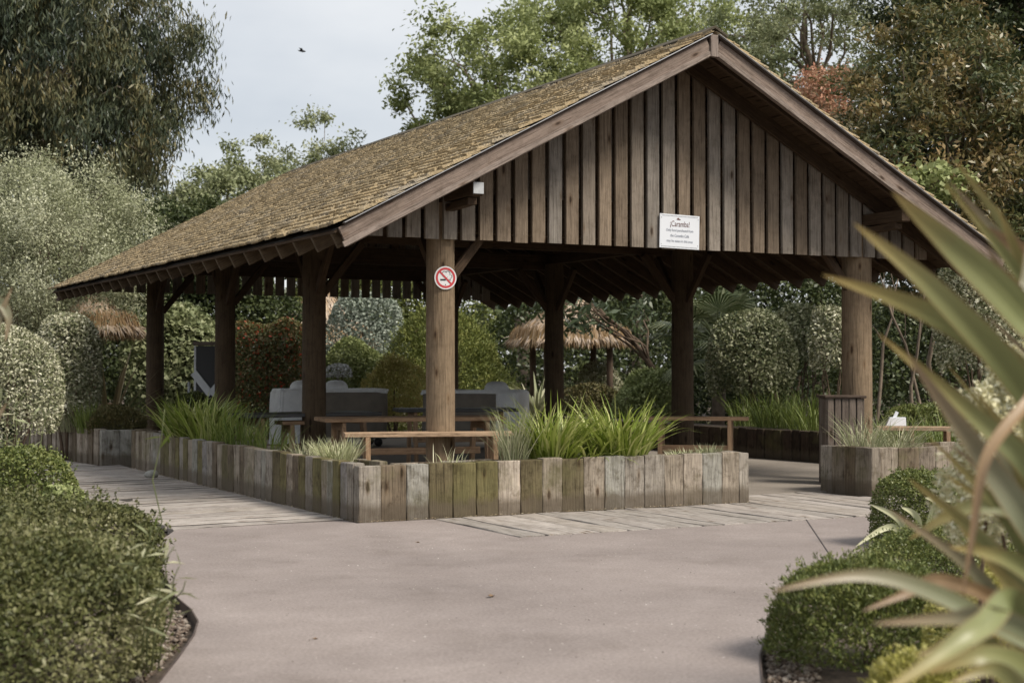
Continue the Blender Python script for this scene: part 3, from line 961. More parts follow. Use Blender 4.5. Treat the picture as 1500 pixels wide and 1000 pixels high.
# chalkboard stand
sp = BASE(310, 26.0)
sb = thing('chalkboard', 'black chalkboard on a pale splayed stand behind a post', 'chalkboard', (sp.x, sp.y, 0))
fr = (FH * -0.96 + RT * -0.2).normalized()
sdv = Vector((-fr.y, fr.x, 0))
CB = plain('chalkboard black', (0.012, 0.012, 0.013), .5)
PW = plain('pale painted timber', (0.6, 0.62, 0.64), .6, .1, 6)
plank('board', sp + Vector((0, 0, .75)) , sp + Vector((0, 0, 1.66)), .62, .025, fr, CB, sb, None, .004, 0)
plank('top_rail', sp - sdv * .34 + Vector((0, 0, 1.70)), sp + sdv * .34 + Vector((0, 0, 1.70)), .05, .07, (0, 0, 1), WOOD, sb, (.16, .13, .11))
for s in (-1, 1):
    plank('side_panel', sp + sdv * (s * .32) + Vector((0, 0, 1.2)) + fr * .03, sp + sdv * (s * .0) + Vector((0, 0, .82)) + fr * .03, .13, .02, fr, PW, sb, None, .003, 0)
    plank('leg', sp + sdv * (s * .3) + Vector((0, 0, 0)), sp + sdv * (s * .3) + Vector((0, 0, 1.66)), .04, .04, fr, PW, sb, None, .003, 0)
bo = BASE(277, 25.0)
tag(tube('garden_stake', [bo, bo + Vector((0, 0, 1.05))], [.022, .02], PW), 'slim pale stake standing between two left posts', 'stake')

# ------------------------------------------------------------------ signs
WHITE = plain('white enamel', (0.74, 0.73, 0.73), .45)
RED = plain('red enamel', (0.52, 0.045, 0.05), .45)
BLK = plain('black print', (0.02, .02, .022), .5)
def flat_mesh(name, polys):
    V, Fc = [], []
    for poly in polys:
        k = len(V)
        V += [(p[0], p[1], 0) for p in poly]
        Fc.append(tuple(range(k, k + len(poly))))
    me = bpy.data.meshes.new(name)
    me.from_pydata(V, [], Fc)
    me.update()
    return me
def disc(r, n=40, c=(0, 0)):
    return [(c[0] + r * math.cos(2 * math.pi * i / n), c[1] + r * math.sin(2 * math.pi * i / n)) for i in range(n)]
def ring(r0, r1, a0=0, a1=2 * math.pi, n=48, c=(0, 0)):
    out = []
    for i in range(n):
        t0, t1 = a0 + (a1 - a0) * i / n, a0 + (a1 - a0) * (i + 1) / n
        out.append([(c[0] + r0 * math.cos(t0), c[1] + r0 * math.sin(t0)), (c[0] + r1 * math.cos(t0), c[1] + r1 * math.sin(t0)),
                    (c[0] + r1 * math.cos(t1), c[1] + r1 * math.sin(t1)), (c[0] + r0 * math.cos(t1), c[1] + r0 * math.sin(t1))])
    return out
nS = Vector((-0.12, -0.993, 0)).normalized()
cS = Vector((UL, PV[0], 0)) + nS * 0.155
cS.z = 2.165
sx_ = Vector((0, 0, 1)).cross(nS).normalized()
def sign_M(off):
    m = Matrix((sx_, Vector((0, 0, 1)), nS)).transposed().to_4x4()
    m.translation = cS + nS * off
    return m
ns = thing('no_smoking_sign', 'round red and white no smoking sign on a pavilion post', 'sign', cS)
V, Fq = tube_arrays([(0, 0, -0.01), (0, 0, 0.0)], [.113, .113], 40)
me = bpy.data.meshes.new('plate')
me.from_pydata([tuple(v) for v in V], [], Fq + [tuple(range(39, -1, -1)), tuple(range(40, 80))])
me.update()
plate = mobj('plate', me, WHITE, ns, sign_M(0))
mobj('red_ring', flat_mesh('red_ring', ring(.079, .1)), RED, plate, sign_M(.0022))
cig = [[(-.055, -.028), (.002, -.028), (.002, -.012), (-.055, -.012)], [(.026, -.028), (.031, -.028), (.031, -.012), (.026, -.012)], [(.037, -.028), (.042, -.028), (.042, -.012), (.037, -.012)], [(.048, -.028), (.053, -.028), (.053, -.012), (.048, -.012)]]
smoke = ring(.018, .023, 0.3, 3.9, 14, (-.012, .042)) + ring(.022, .027, -.5, 2.4, 14, (.022, .040)) + ring(.014, .019, -1.8, 1.3, 12, (.05, .012)) + ring(.014, .018, 3.3, 5.6, 10, (.008, .018))
mobj('cigarette_mark', flat_mesh('cigarette_mark', cig), BLK, plate, sign_M(.0016))
mobj('smoke_mark', flat_mesh('smoke_mark', smoke), BLK, plate, sign_M(.0019))
q = .0707
mobj('red_bar', flat_mesh('red_bar', [[(-.062, .05), (-.05, .062), (.062, -.05), (.05, -.062)]]), RED, plate, sign_M(.0028))
mobj('screw_head', flat_mesh('screw_head', [disc(.005, 12, (0, -.067))]), BLK, plate, sign_M(.003))

# notice on the gable boards
vS = 1.455
n0, n1, n2 = YP(966, 313, vS), YP(1024, 316.5, vS), YP(966, 363, vS)
NW, NH = (n1 - n0).length, (n0 - n2).length
ctr = (n1 + n2) / 2
nb = thing('notice_board', 'small white rectangular notice with lettering fixed to the gable boards', 'sign', ctr)
Mn = Matrix(((1, 0, 0, ctr.x), (0, 0, -1, vS), (0, 1, 0, ctr.z), (0, 0, 0, 1))) @ Matrix.Rotation(R(-1.2), 4, 'Z')
me = plank_mesh(NW, NH, .012, .002, 0, 1, 'panel')
panel = mobj('panel', me, plain('white notice panel', (.66, .68, .72), .5), nb, Mn)
def text_mesh(body, size, mat, x, y, width=None):
    cu = bpy.data.curves.new('lettering', 'FONT')
    cu.body = body
    cu.size = size
    cu.align_x = 'CENTER'
    cu.align_y = 'CENTER'
    cu.resolution_u = 3
    tmp = bpy.data.objects.new('tmp', cu)
    COL.objects.link(tmp)
    bpy.context.view_layer.update()
    dg = bpy.context.evaluated_depsgraph_get()
    me = bpy.data.meshes.new_from_object(tmp.evaluated_get(dg))
    bpy.data.objects.remove(tmp)
    if width and len(me.vertices):
        xs = [v.co.x for v in me.vertices]
        k = width / (max(xs) - min(xs))
        for v in me.vertices:
            v.co.x *= k
    me.materials.clear()
    return mobj('lettering', me, mat, panel, Mn @ Matrix.Translation((x, y, .0085)))
BRP = plain('brown print', (0.13, 0.055, 0.045), .6)
GRP = plain('grey print', (0.20, 0.22, 0.27), .6)
text_mesh('\u00a1Caramba!', .085, BRP, 0, .078, .245)
text_mesh('Only food purchased from', .04, GRP, 0, .012, .345)
text_mesh('the Caramba Caf\u00e9', .044, GRP, 0, -.045, .235)
text_mesh('may be eaten in this area', .04, GRP, 0, -.1, .33)
zig = []
for i in range(28):
    x = -NW / 2 + .02 + i * (NW - .04) / 28
    for yy, s in ((NH / 2 - .02, 1), (-NH / 2 + .02, -1)):
        zig.append([(x, yy), (x + .011, yy), (x + .0055, yy + s * .009)])
mobj('zigzag_border', flat_mesh('zigzag_border', zig), BLK, panel, Mn @ Matrix.Translation((0, 0, .0085)))
mobj('screw', flat_mesh('screw', [disc(.004, 10, (-NW / 2 + .02, NH / 2 - .04)), disc(.004, 10, (NW / 2 - .02, NH / 2 - .04)), disc(.004, 10, (-NW / 2 + .02, -NH / 2 + .04)), disc(.004, 10, (NW / 2 - .02, -NH / 2 + .04))]), BLK, panel, Mn @ Matrix.Translation((0, 0, .0085)))
hat = [[(-.045, .125), (-.0, .122), (.012, .128), (-.01, .136), (-.02, .146), (-.035, .138)]]
mobj('hat_emblem', flat_mesh('hat_emblem', hat), BRP, panel, Mn @ Matrix.Translation((0, 0, .0085)))

# ------------------------------------------------------------------ foliage generators
def norm(a):
    return a / np.maximum(np.linalg.norm(a, axis=-1, keepdims=True), 1e-9)
def leaf_mesh(name, pos, d, nrm, L, W, var, fold=0.15):
    n = len(pos)
    d = norm(d)
    s = norm(np.cross(nrm, d))
    nn = np.cross(d, s)
    L = np.broadcast_to(L, n)[:, None]
    W = np.broadcast_to(W, n)[:, None]
    b = pos - d * L * 0.5
    t = pos + d * L * 0.5 - nn * L * 0.08
    l = pos - d * L * 0.05 + s * W * 0.5 + nn * W * fold
    r = pos - d * L * 0.05 - s * W * 0.5 + nn * W * fold
    V = np.stack([b, r, t, l], 1).reshape(-1, 3)
    F = np.arange(n * 4).reshape(n, 4)
    return np_mesh(name, V, F, None, np.repeat(np.clip(var, 0, 1), 4))
def lobes(seed, k=7, amp=.22, freq=2.6):
    r = np.random.default_rng(seed)
    w = r.normal(0, freq, (k, 3)); p = r.uniform(0, 6.28, k)
    return lambda d: 1 + amp * np.sin(d @ w.T + p).sum(1) / math.sqrt(k)
def rand_dir(n):
    return norm(rng.normal(0, 1, (n, 3)))

def crown(center, radii, clumps, per, clump_r, leaf, seed, aspect=.5, droop=0.0, up=.5, flat=.7, inner=.35, amp=.25, varmix=.5, zcut=None, bias=None):
    """leaf positions in clumps spread through an uneven crown volume"""
    d = rand_dir(clumps)
    rr = rng.uniform(inner ** 3, 1, clumps) ** (1 / 3)
    lf = lobes(seed, amp=amp)
    cc = np.array(center) + d * (rr * lf(d))[:, None] * np.array(radii)
    if zcut is not None:
        cc[:, 2] = np.maximum(cc[:, 2], zcut + rng.uniform(0, .5, clumps))
    csz = clump_r * rng.uniform(.55, 1.35, clumps)
    idx = np.repeat(np.arange(clumps), per)
    n = len(idx)
    o = rng.normal(0, 1, (n, 3)) * np.array([1, 1, flat]) * csz[idx][:, None] * .55
    pos = cc[idx] + o
    if droop > 0:
        dr = norm(rng.normal(0, .38, (n, 3)) + np.array([0, 0, -1.0]) * droop)
        nr = norm(rng.normal(0, 1, (n, 3)))
    else:
        dr = norm(norm(o + 1e-6) * .7 + rng.normal(0, .7, (n, 3)))
        nr = norm(rng.normal(0, .6, (n, 3)) + np.array([0, 0, up]) + d[idx] * .35)
    cv = rng.uniform(0, 1, clumps)
    hv = (o[:, 2] / (csz[idx] * .55 * flat + 1e-6)) * .06
    var = cv[idx] * varmix + rng.uniform(0, 1, n) * (1 - varmix) + hv
    Ls = leaf * rng.uniform(.6, 1.3, n)
    return pos, dr, nr, Ls, Ls * aspect, var, cc

def limb_path(a, b, k=6, wob=.12):
    a, b = np.array(a), np.array(b)
    L = np.linalg.norm(b - a)
    out = []
    j = rng.normal(0, wob * L * .25, (k + 1, 3))
    for i in range(k + 1):
        t = i / k
        p = a * (1 - t) + b * t + np.array([0, 0, L * .12 * math.sin(math.pi * t)]) + j[i] * (1 if 0 < i < k else 0)
        out.append(tuple(p))
    return out
def tree(name, label, base, center, radii, clumps, per, clump_r, leaf, mat, bark, seed, trunk_r=.18, limbs=7, cat='tree', group=None, **kw):
    t = thing(name, label, cat, (base[0], base[1], -.06), group)
    pos, dr, nr, Ls, Ws, var, cc = crown(center, radii, clumps, per, clump_r, leaf, seed, **kw)
    mobj('crown', leaf_mesh('crown', pos, dr, nr, Ls, Ws, var), mat, t)
    top = np.array(center) + np.array([0, 0, radii[2] * .35])
    tp = limb_path((base[0], base[1], -.06), top, 8, .05)
    tube('trunk', tp, [trunk_r * (1.15 - .85 * i / 8) for i in range(9)], bark, t, 10)
    order = rng.permutation(len(cc))[:limbs]
    for i in order:
        k = random.randint(3, 6)
        st = tp[k]
        lp = limb_path(st, cc[i], 5, .14)
        r0 = trunk_r * (.5 - .04 * k)
        tube('limb', lp, [max(.008, r0 * (1 - .85 * q / 5)) for q in range(6)], bark, t, 6)
    return t

def bush_points(center, radii, n, seed, expo=2.0, amp=.06, freq=3.0, shell=.10, inner=.22, zmin=0.0):
    d = rand_dir(n)
    d[:, 2] = np.where(d[:, 2] < -.6, -d[:, 2], d[:, 2])
    sup = (np.abs(d) ** expo).sum(1) ** (-1 / expo)
    lf = lobes(seed, k=9, amp=amp, freq=freq)
    f = 1 - np.abs(rng.normal(0, shell, n))
    deep = rng.random(n) < inner
    f = np.where(deep, rng.uniform(.35, .95, n), f)
    pos = np.array(center) + d * (sup * lf(d) * f)[:, None] * np.array(radii)
    out = norm(d / np.array(radii))
    keep = pos[:, 2] > zmin
    return pos[keep], out[keep], f[keep]
def bush(name, label, base, radii, zc, n, leaf, mat, seed, aspect=.55, expo=2.0, amp=.06, shell=.06, inner=.22, freq=3.0, outw=.7, rnd=.7, cat='shrub', group=None, sprigs=0, stem=True, zmin=.02, upw=.0, patch=.25):
    t = thing(name, label, cat, (base[0], base[1], 0 if zmin < .3 else zmin), group)
    pos, out, f = bush_points((base[0], base[1], zc), radii, n, seed, expo, amp, freq, shell, inner, zmin)
    if sprigs:
        m = sprigs
        pp, oo, ff = bush_points((base[0], base[1], zc), radii, m, seed, expo, amp, freq, .01, 0, zmin)
        m = len(pp)
        ln = rng.uniform(.02, .14, m) * max(radii)
        k = 9
        st = np.repeat(np.arange(m), k)
        tt = rng.uniform(0, 1, m * k)
        gd = norm(oo + rng.normal(0, .35, oo.shape) + np.array([0, 0, .5]))
        sp_ = pp[st] + gd[st] * (ln[st] * tt)[:, None] + rng.normal(0, leaf * .3, (m * k, 3))
        pos = np.concatenate([pos, sp_]); out = np.concatenate([out, gd[st]]); f = np.concatenate([f, np.ones(m * k)])
    k = len(pos)
    dr = norm(out * outw + rng.normal(0, rnd, (k, 3)) + np.array([0, 0, upw]))
    nr = norm(out + rng.normal(0, .7, (k, 3)) + np.array([0, 0, .3]))
    pn = lobes(seed + 50, k=9, amp=1.0, freq=7.0)
    var = rng.uniform(0, 1, k) * (1 - patch) + patch * np.clip((pn(norm(pos - np.array((base[0], base[1], zc)))) * .35 + .15), 0, 1)
    Ls = leaf * rng.uniform(.6, 1.25, k)
    mobj('foliage', leaf_mesh('foliage', pos, dr, nr, Ls, Ls * aspect, var), mat, t)
    if stem:
        z0 = 0 if zmin < .3 else zmin
        for i in range(5):
            a = rand_dir(1)[0]
            e = np.array((base[0], base[1], zc)) + a * np.array(radii) * .6
            e[2] = max(e[2], z0 + .1)
            tube('stem', limb_path((base[0] + a[0] * .05, base[1] + a[1] * .05, z0 - .04), e, 4, .1), [max(.006, .03 * max(radii) * (1 - .18 * q)) for q in range(5)], DARKTWIG, t, 5)
    return t

def blades(name, label, clumps, mat, cat='grass', group=None, zbase=0.4, parent=None):
    """clumps: list of (x, y, n, len0, len1, width, spread radius, lean, bend)"""
    Vs, Fs, var = [], [], []
    k0 = 0
    seg = 6
    for (x, y, n, l0, l1, w, rad, lean, bend) in clumps:
        an = rng.uniform(0, 2 * math.pi, n)
        rr = rad * np.sqrt(rng.uniform(0, 1, n))
        bx = x + rr * np.cos(an); by = y + rr * np.sin(an)
        an2 = an + rng.normal(0, .7, n)
        ln = rng.uniform(l0, l1, n)
        el = np.clip(rng.normal(lean, .16, n), .02, 1.3)        # from vertical
        bd = bend * rng.uniform(.4, 1.5, n)
        p = np.stack([bx, by, np.full(n, zbase)], 1)
        hd = np.stack([np.cos(an2), np.sin(an2), np.zeros(n)], 1)
        sdv = np.stack([-np.sin(an2), np.cos(an2), np.zeros(n)], 1)
        tw = rng.normal(0, .5, n)[:, None]
        sdv = norm(sdv * np.cos(tw) + hd * np.sin(tw))
        vv = rng.uniform(0, 1, n)
        ww = w * rng.uniform(.6, 1.25, n)
        rows = []
        for i in range(seg + 1):
            t = i / seg
            wi = ww * (0.55 + 1.2 * t if t < .35 else max(.02, 1 - ((t - .35) / .65) ** 1.6))
            rows.append(np.stack([p - sdv * wi[:, None] / 2, p + sdv * wi[:, None] / 2], 1))
            a = np.clip(el + bd * (t ** 1.5), 0, 2.6)
            p = p + (hd * np.sin(a)[:, None] + np.array([0, 0, 1]) * np.cos(a)[:, None]) * (ln / seg)[:, None]
        A = np.stack(rows, 1).reshape(n, (seg + 1) * 2, 3)
        f = []
        for i in range(seg):
            f.append((2 * i, 2 * i + 1, 2 * i + 3, 2 * i + 2))
        f = np.array(f)[None] + (np.arange(n) * (seg + 1) * 2)[:, None, None] + k0
        k0 += n * (seg + 1) * 2
        Vs.append(A.reshape(-1, 3)); Fs.append(f.reshape(-1, 4)); var.append(np.repeat(vv, (seg + 1) * 2))
    c = clumps[0]
    if parent is None:
        me = np_mesh(name, np.concatenate(Vs) - np.array([c[0], c[1], zbase]), np.concatenate(Fs), None, np.concatenate(var))
        o = mobj(name, me, mat, None, Matrix.Translation((c[0], c[1], zbase)))
        return tag(o, label, cat, group)
    me = np_mesh(name, np.concatenate(Vs), np.concatenate(Fs), None, np.concatenate(var))
    return mobj(name, me, mat, parent)

def strap(pts, w, n=14, fold=.25, up=None):
    """one long sword leaf: keeled strip of five ribs through control points"""
    P = [Vector(p) for p in pts]
    cs = []
    m = len(P)
    for i in range(m - 1):
        p0, p1, p2, p3 = P[max(0, i - 1)], P[i], P[i + 1], P[min(m - 1, i + 2)]
        for j in range(n):
            t = j / n
            cs.append(0.5 * ((2 * p1) + (p2 - p0) * t + (2 * p0 - 5 * p1 + 4 * p2 - p3) * t * t + (3 * p1 - p0 - 3 * p2 + p3) * t ** 3))
    cs.append(P[-1])
    V, Fc, var, acr = [], [], [], []
    N_ = len(cs)
    tw = random.uniform(-.5, .5)
    for i, c in enumerate(cs):
        t = i / (N_ - 1)
        tg = (cs[min(N_ - 1, i + 1)] - cs[max(0, i - 1)]).normalized()
        view = (up or (CAM - c)).normalized()
        s = tg.cross(view).normalized()
        nn = s.cross(tg)
        a = tw * (1 - t) + .12 * math.sin(t * 5 + tw * 9)
        s, nn = s * math.cos(a) + nn * math.sin(a), nn * math.cos(a) - s * math.sin(a)
        wi = w * (min(1, .75 + t) if t < .55 else max(.008, 1 - ((t - .55) / .45) ** 1.6))
        for q in (-1, -.5, 0, .5, 1):
            V.append(c + s * (wi / 2 * q) - nn * (wi * fold * (1 - abs(q)) * .6))
            acr.append(q * .5 + .5)
            var.append(t)
    for i in range(N_ - 1):
        for k in range(4):
            Fc.append((i * 5 + k, i * 5 + k + 1, i * 5 + 6 + k, i * 5 + 5 + k))
    return np.array([v[:] for v in V]), np.array(Fc), np.array(var), np.array(acr)
def sword_material(name, cols, rough=.4, transl=.22):
    m = leaf_material(name, cols, rough, transl, .45)
    nt = m.node_tree
    rmp = [n for n in nt.nodes if n.type == 'VALTORGB'][0]
    ac = N(nt, 'ShaderNodeAttribute', attribute_name='acr')
    va = [n for n in nt.nodes if n.type == 'ATTRIBUTE' and n.attribute_name == 'var'][0]
    oi = N(nt, 'ShaderNodeObjectInfo')
    cb = N(nt, 'ShaderNodeCombineXYZ')
    for src, k, i in ((ac.outputs['Fac'], 26.0, 0), (va.outputs['Fac'], 3.0, 1), (oi.outputs['Random'], 40.0, 2)):
        mm = N(nt, 'ShaderNodeMath', operation='MULTIPLY')
        nt.links.new(src, mm.inputs[0]); mm.inputs[1].default_value = k
        nt.links.new(mm.outputs[0], cb.inputs[i])
    nz = N(nt, 'ShaderNodeTexNoise', Scale=1.0, Detail=3, Roughness=.6)
    nt.links.new(cb.outputs[0], nz.inputs['Vector'])
    r1 = ramp(nt, nz.outputs['Fac'], [(.3, (.55, .57, .5)), (.55, (1, 1, 1)), (.75, (1.35, 1.3, 1.2))])
    c = mix(nt, 'MULTIPLY', .9, rmp.outputs[0], r1.outputs[0])
    ge = N(nt, 'ShaderNodeNewGeometry')
    sp = N(nt, 'ShaderNodeTexNoise', Scale=14.0, Detail=5, Roughness=.7)
    nt.links.new(ge.outputs['Position'], sp.inputs['Vector'])
    rs = ramp(nt, sp.outputs['Fac'], [(.64, (0, 0, 0)), (.74, (.4, .4, .4))])
    c = mix(nt, 'MIX', rs.outputs[0], c, (.22, .14, .07))
    re_ = ramp(nt, ac.outputs['Fac'], [(0.0, (1, 1, 1)), (.06, (0, 0, 0)), (.94, (0, 0, 0)), (1.0, (1, 1, 1))])
    c = mix(nt, 'MIX', re_.outputs[0], c, (.26, .15, .07))
    for n in nt.nodes:
        if n.type == 'BSDF_PRINCIPLED':
            nt.links.new(c, n.inputs['Base Color'])
        if n.type == 'BSDF_TRANSLUCENT':
            nt.links.new(c, n.inputs['Color'])
    return m

# ------------------------------------------------------------------ trees behind
M_EUC = leaf_material('gum leaves', [(0.030, 0.042, 0.028), (0.052, 0.066, 0.040), (0.095, 0.098, 0.050), (0.21, 0.175, 0.088)], .45, .2, .4)
M_SIL = leaf_material('silvery leaves', [(0.17, 0.185, 0.10), (0.30, 0.31, 0.20), (0.52, 0.52, 0.40)], .6, .3)
M_LIM = leaf_material('light green leaves', [(0.13, 0.155, 0.06), (0.22, 0.25, 0.105), (0.34, 0.36, 0.18)], .55, .35)
M_GRY = leaf_material('grey green leaves', [(0.13, 0.155, 0.08), (0.22, 0.24, 0.13), (0.34, 0.35, 0.22)], .55, .35)
M_DRK = leaf_material('dark green leaves', [(0.025, 0.036, 0.015), (0.05, 0.064, 0.025), (0.10, 0.115, 0.047)], .45, .25)
M_BRZ = leaf_material('bronze green leaves', [(0.04, 0.058, 0.026), (0.08, 0.095, 0.04), (0.15, 0.13, 0.055), (0.27, 0.195, 0.10)], .35, .25, .5)
M_RED = leaf_material('red tinged leaves', [(0.14, 0.13, 0.065), (0.30, 0.19, 0.12), (0.40, 0.22, 0.15), (0.36, 0.15, 0.10)], .5, .35)

def C3(px, py, depth):
    p = AT(px, py, depth)
    return (p.x, p.y, p.z)
def B2(px, depth):
    p = BASE(px, depth)
    return (p.x, p.y)
tree('eucalyptus_tree', 'tall gum tree with drooping narrow olive leaves and pale trunk', B2(55, 35), C3(40, 125, 35), (3.5, 3.4, 4.3), 460, 400, .48, .18, M_EUC, PALEBARK, 3, .24, 30, droop=1.0, aspect=.21, inner=.3, amp=.16, varmix=.6, flat=1.2)
tree('silver_leaved_tree', 'silvery grey leaved bushy tree in front of the gum tree', B2(60, 27), C3(70, 372, 27), (2.0, 2.0, 1.75), 300, 330, .30, .055, M_SIL, BARK, 5, .12, 10, aspect=.45, inner=.2, amp=.16, varmix=.45, flat=1.0)
tree('garden_tree', 'loose light green tree between the gum tree and the roof', B2(330, 42), C3(335, 310, 42), (2.3, 2.2, 1.9), 130, 200, .42, .13, M_GRY, BARK, 8, .12, 10, inner=.2)
tree('garden_tree', 'thin topped young tree showing over the roof slope', B2(440, 46), C3(445, 275, 46), (2.0, 2.0, 2.0), 75, 140, .34, .13, M_GRY, BARK, 9, .1, 14, inner=.2, amp=.35)
tree('spreading_tree', 'broad light green tree rising behind the ridge', B2(770, 46), C3(735, 150, 46), (3.5, 3.0, 2.6), 150, 200, .5, .16, M_LIM, BARK, 12, .26, 22, inner=.3, amp=.2)
tree('spreading_tree', 'taller light green tree behind the roof apex', B2(930, 50), C3(925, 55, 50), (4.6, 3.4, 3.6), 170, 200, .58, .17, M_LIM, BARK, 13, .3, 22, inner=.3, amp=.2)
tree('airy_tree', 'airy grey green tree with sky gaps beyond the right slope', B2(1200, 44), C3(1180, 60, 44), (2.9, 2.6, 2.6), 130, 170, .45, .13, M_GRY, BARK, 14, .22, 20, inner=.25, amp=.25)
tree('dark_tree', 'dense dark green tree over the bronze leaved shrub', B2(1440, 38), C3(1460, 10, 38), (3.2, 3.0, 2.5), 220, 240, .5, .14, M_DRK, BARK, 15, .26, 14, inner=.25)
tree('red_leaved_tree', 'small tree with pinkish red young leaves by the right slope', B2(1195, 31), C3(1195, 160, 31), (1.1, 1.0, 1.0), 60, 120, .28, .085, M_RED, BARK, 16, .07, 10, inner=.2)
tree('bronze_shrub', 'big bronze green glossy leaved shrub right of the pavilion', B2(1400, 25), C3(1385, 225, 25), (1.95, 1.8, 2.45), 320, 180, .34, .115, M_BRZ, BARK, 17, .13, 16, cat='shrub', inner=.3, aspect=.36, amp=.14, varmix=.6)
tree('vine_shrub', 'pale lime leaved shrub peeping over the right roof edge', B2(1365, 22.5), C3(1360, 272, 22.5), (.6, .5, .42), 26, 55, .2, .105, M_LIM, BARK, 18, .04, 6, cat='shrub', inner=.1, aspect=.8)
tree('background_tree', 'dark tree filling the gap behind the bronze shrub', B2(1480, 32), C3(1500, 330, 32), (3.0, 2.5, 2.6), 150, 240, .5, .13, M_DRK, BARK, 19, .18, 8, inner=.2)
tree('background_tree', 'dark leafy tree under the silver tree beside the thatch', B2(215, 33), C3(235, 380, 33), (2.2, 2.0, 1.5), 130, 230, .42, .11, M_DRK, BARK, 20, .14, 8, inner=.2)

# far belt of woodland that closes the garden
wn = 90000
wx = rng.uniform(-70, 75, wn); wy = 62 + rng.uniform(0, 9, wn)
wz = rng.uniform(0, 1, wn) * (5.0 + 1.2 * np.sin(wx * .35) + .9 * np.sin(wx * .9 + 1))
pos = np.array(CAM[:]) * np.array([1, 1, 0]) + np.outer(wx, np.array(RT[:])) + np.outer(wy, np.array(FH[:])) + np.outer(wz, np.array([0, 0, 1]))
me = leaf_mesh('far_woodland', pos, rand_dir(wn), rand_dir(wn), rng.uniform(.25, .5, wn), rng.uniform(.18, .35, wn), rng.uniform(0, 1, wn))
tag(stuff(mobj('far_woodland', me, M_DRK)), 'distant dark belt of woodland closing off the garden', 'woodland')

# ------------------------------------------------------------------ shrubs behind and beside the pavilion
M_VAR = leaf_material('variegated leaves', [(0.055, 0.068, 0.028), (0.15, 0.16, 0.085), (0.41, 0.40, 0.285), (0.60, 0.58, 0.47)], .5, .25)
M_VARD = leaf_material('cream edged leaves', [(0.045, 0.062, 0.026), (0.11, 0.125, 0.058), (0.29, 0.295, 0.18), (0.5, 0.49, 0.36)], .5, .25)
M_BOX = leaf_material('box leaves', [(0.055, 0.075, 0.022), (0.115, 0.135, 0.042), (0.22, 0.225, 0.09)], .45, .25)
M_HEDGE = leaf_material('hedge leaves', [(0.03, 0.038, 0.013), (0.07, 0.078, 0.027), (0.145, 0.145, 0.064), (0.30, 0.28, 0.175)], .5, .3)
M_GOLD = leaf_material('golden shrub leaves', [(0.20, 0.20, 0.06), (0.36, 0.33, 0.12), (0.52, 0.42, 0.22)], .55, .3)
M_CON = leaf_material('conifer sprays', [(0.065, 0.085, 0.02), (0.14, 0.16, 0.045), (0.24, 0.24, 0.085)], .6, .2)
M_SAGE = leaf_material('sage leaves', [(0.15, 0.18, 0.14), (0.25, 0.28, 0.23), (0.36, 0.38, 0.33)], .6, .25)
M_REDF = leaf_material('red flowered shrub leaves', [(0.05, 0.065, 0.025), (0.07, 0.085, 0.03), (0.09, 0.10, 0.04), (0.11, 0.12, 0.05), (0.13, 0.14, 0.055), (0.15, 0.15, 0.06), (0.17, 0.15, 0.07), (0.18, 0.15, 0.07), (0.18, 0.14, 0.07), (0.18, 0.13, 0.07), (0.55, 0.08, 0.05)], .5, .25)
M_FLOW = leaf_material('white flower heads', [(0.10, 0.12, 0.06), (0.5, 0.5, 0.5), (0.7, 0.7, 0.7)], .6, .2)
M_HEA = leaf_material('heather sprigs', [(0.045, 0.05, 0.02), (0.10, 0.09, 0.035), (0.16, 0.125, 0.06)], .6, .2)
M_YEL = leaf_material('yellow conifer sprays', [(0.16, 0.16, 0.045), (0.36, 0.34, 0.11), (0.52, 0.48, 0.24)], .6, .3)
M_CRM = leaf_material('cream flower plumes', [(0.38, 0.37, 0.21), (0.62, 0.58, 0.40), (0.78, 0.73, 0.58)], .6, .3)

def bd(px, depth, z=0):
    p = BASE(px, depth)
    return (p.x, p.y)
bush('variegated_shrub', 'round clipped shrub with cream edged leaves beyond the shaded planter', bd(1100, 24.0), (.70, .7, .84), ZAT(530, 24.0), 13000, .066, M_VARD, 21, expo=2.2, amp=.08, inner=.3, zmin=.42)
bush('variegated_shrub', 'lower cream edged shrub behind the round clipped one', bd(1178, 26.0), (.6, .6, .62), ZAT(498, 26.0), 6500, .07, M_VARD, 22, amp=.1)
bush('variegated_shrub', 'pale leggy variegated shrub next to the litter bin', bd(1216, 22.0), (.40, .40, .60), ZAT(508, 22.0), 3600, .06, M_VAR, 23, amp=.16, inner=.35, zmin=.25)
bush('dark_hedge', 'dark shrub mass behind the round variegated shrub', bd(1150, 29.5), (2.3, 1.2, 2.4), .9, 26000, .10, M_DRK, 24, expo=2.6, amp=.15)
bush('dark_hedge', 'dark shrub mass between the entrance post and the bronze shrub', bd(1390, 24.5), (2.1, 1.0, 1.7), .6, 24000, .08, M_DRK, 25, expo=2.6, amp=.15)
bush('dark_hedge', 'dark shrub mass behind the thatched shelter', bd(900, 39), (3.6, 1.2, 3.0), .8, 26000, .12, M_DRK, 26, expo=2.6, amp=.15)
bush('dark_hedge', 'dark shrub mass behind the white flowered shrub', bd(560, 38), (3.4, 1.2, 3.0), .8, 26000, .12, M_BOX, 27, expo=2.6, amp=.15)
bush('dark_hedge', 'dark shrub mass behind the chalkboard', bd(300, 33), (2.6, 1.2, 2.5), .7, 26000, .11, M_DRK, 28, expo=2.6, amp=.18)
bush('dark_hedge', 'dark shrub mass beyond the pale clipped shrubs', bd(60, 30), (3.0, 1.2, 2.0), .5, 24000, .1, M_DRK, 29, expo=2.6, amp=.15)
bush('conifer_shrub', 'broad soft green conifer shrub behind the sign bearing post', bd(655, 30.5), (1.45, 1.2, 1.65), .65, 30000, .075, M_CON, 30, aspect=.3, amp=.12, outw=1.0, sprigs=500, upw=.5)
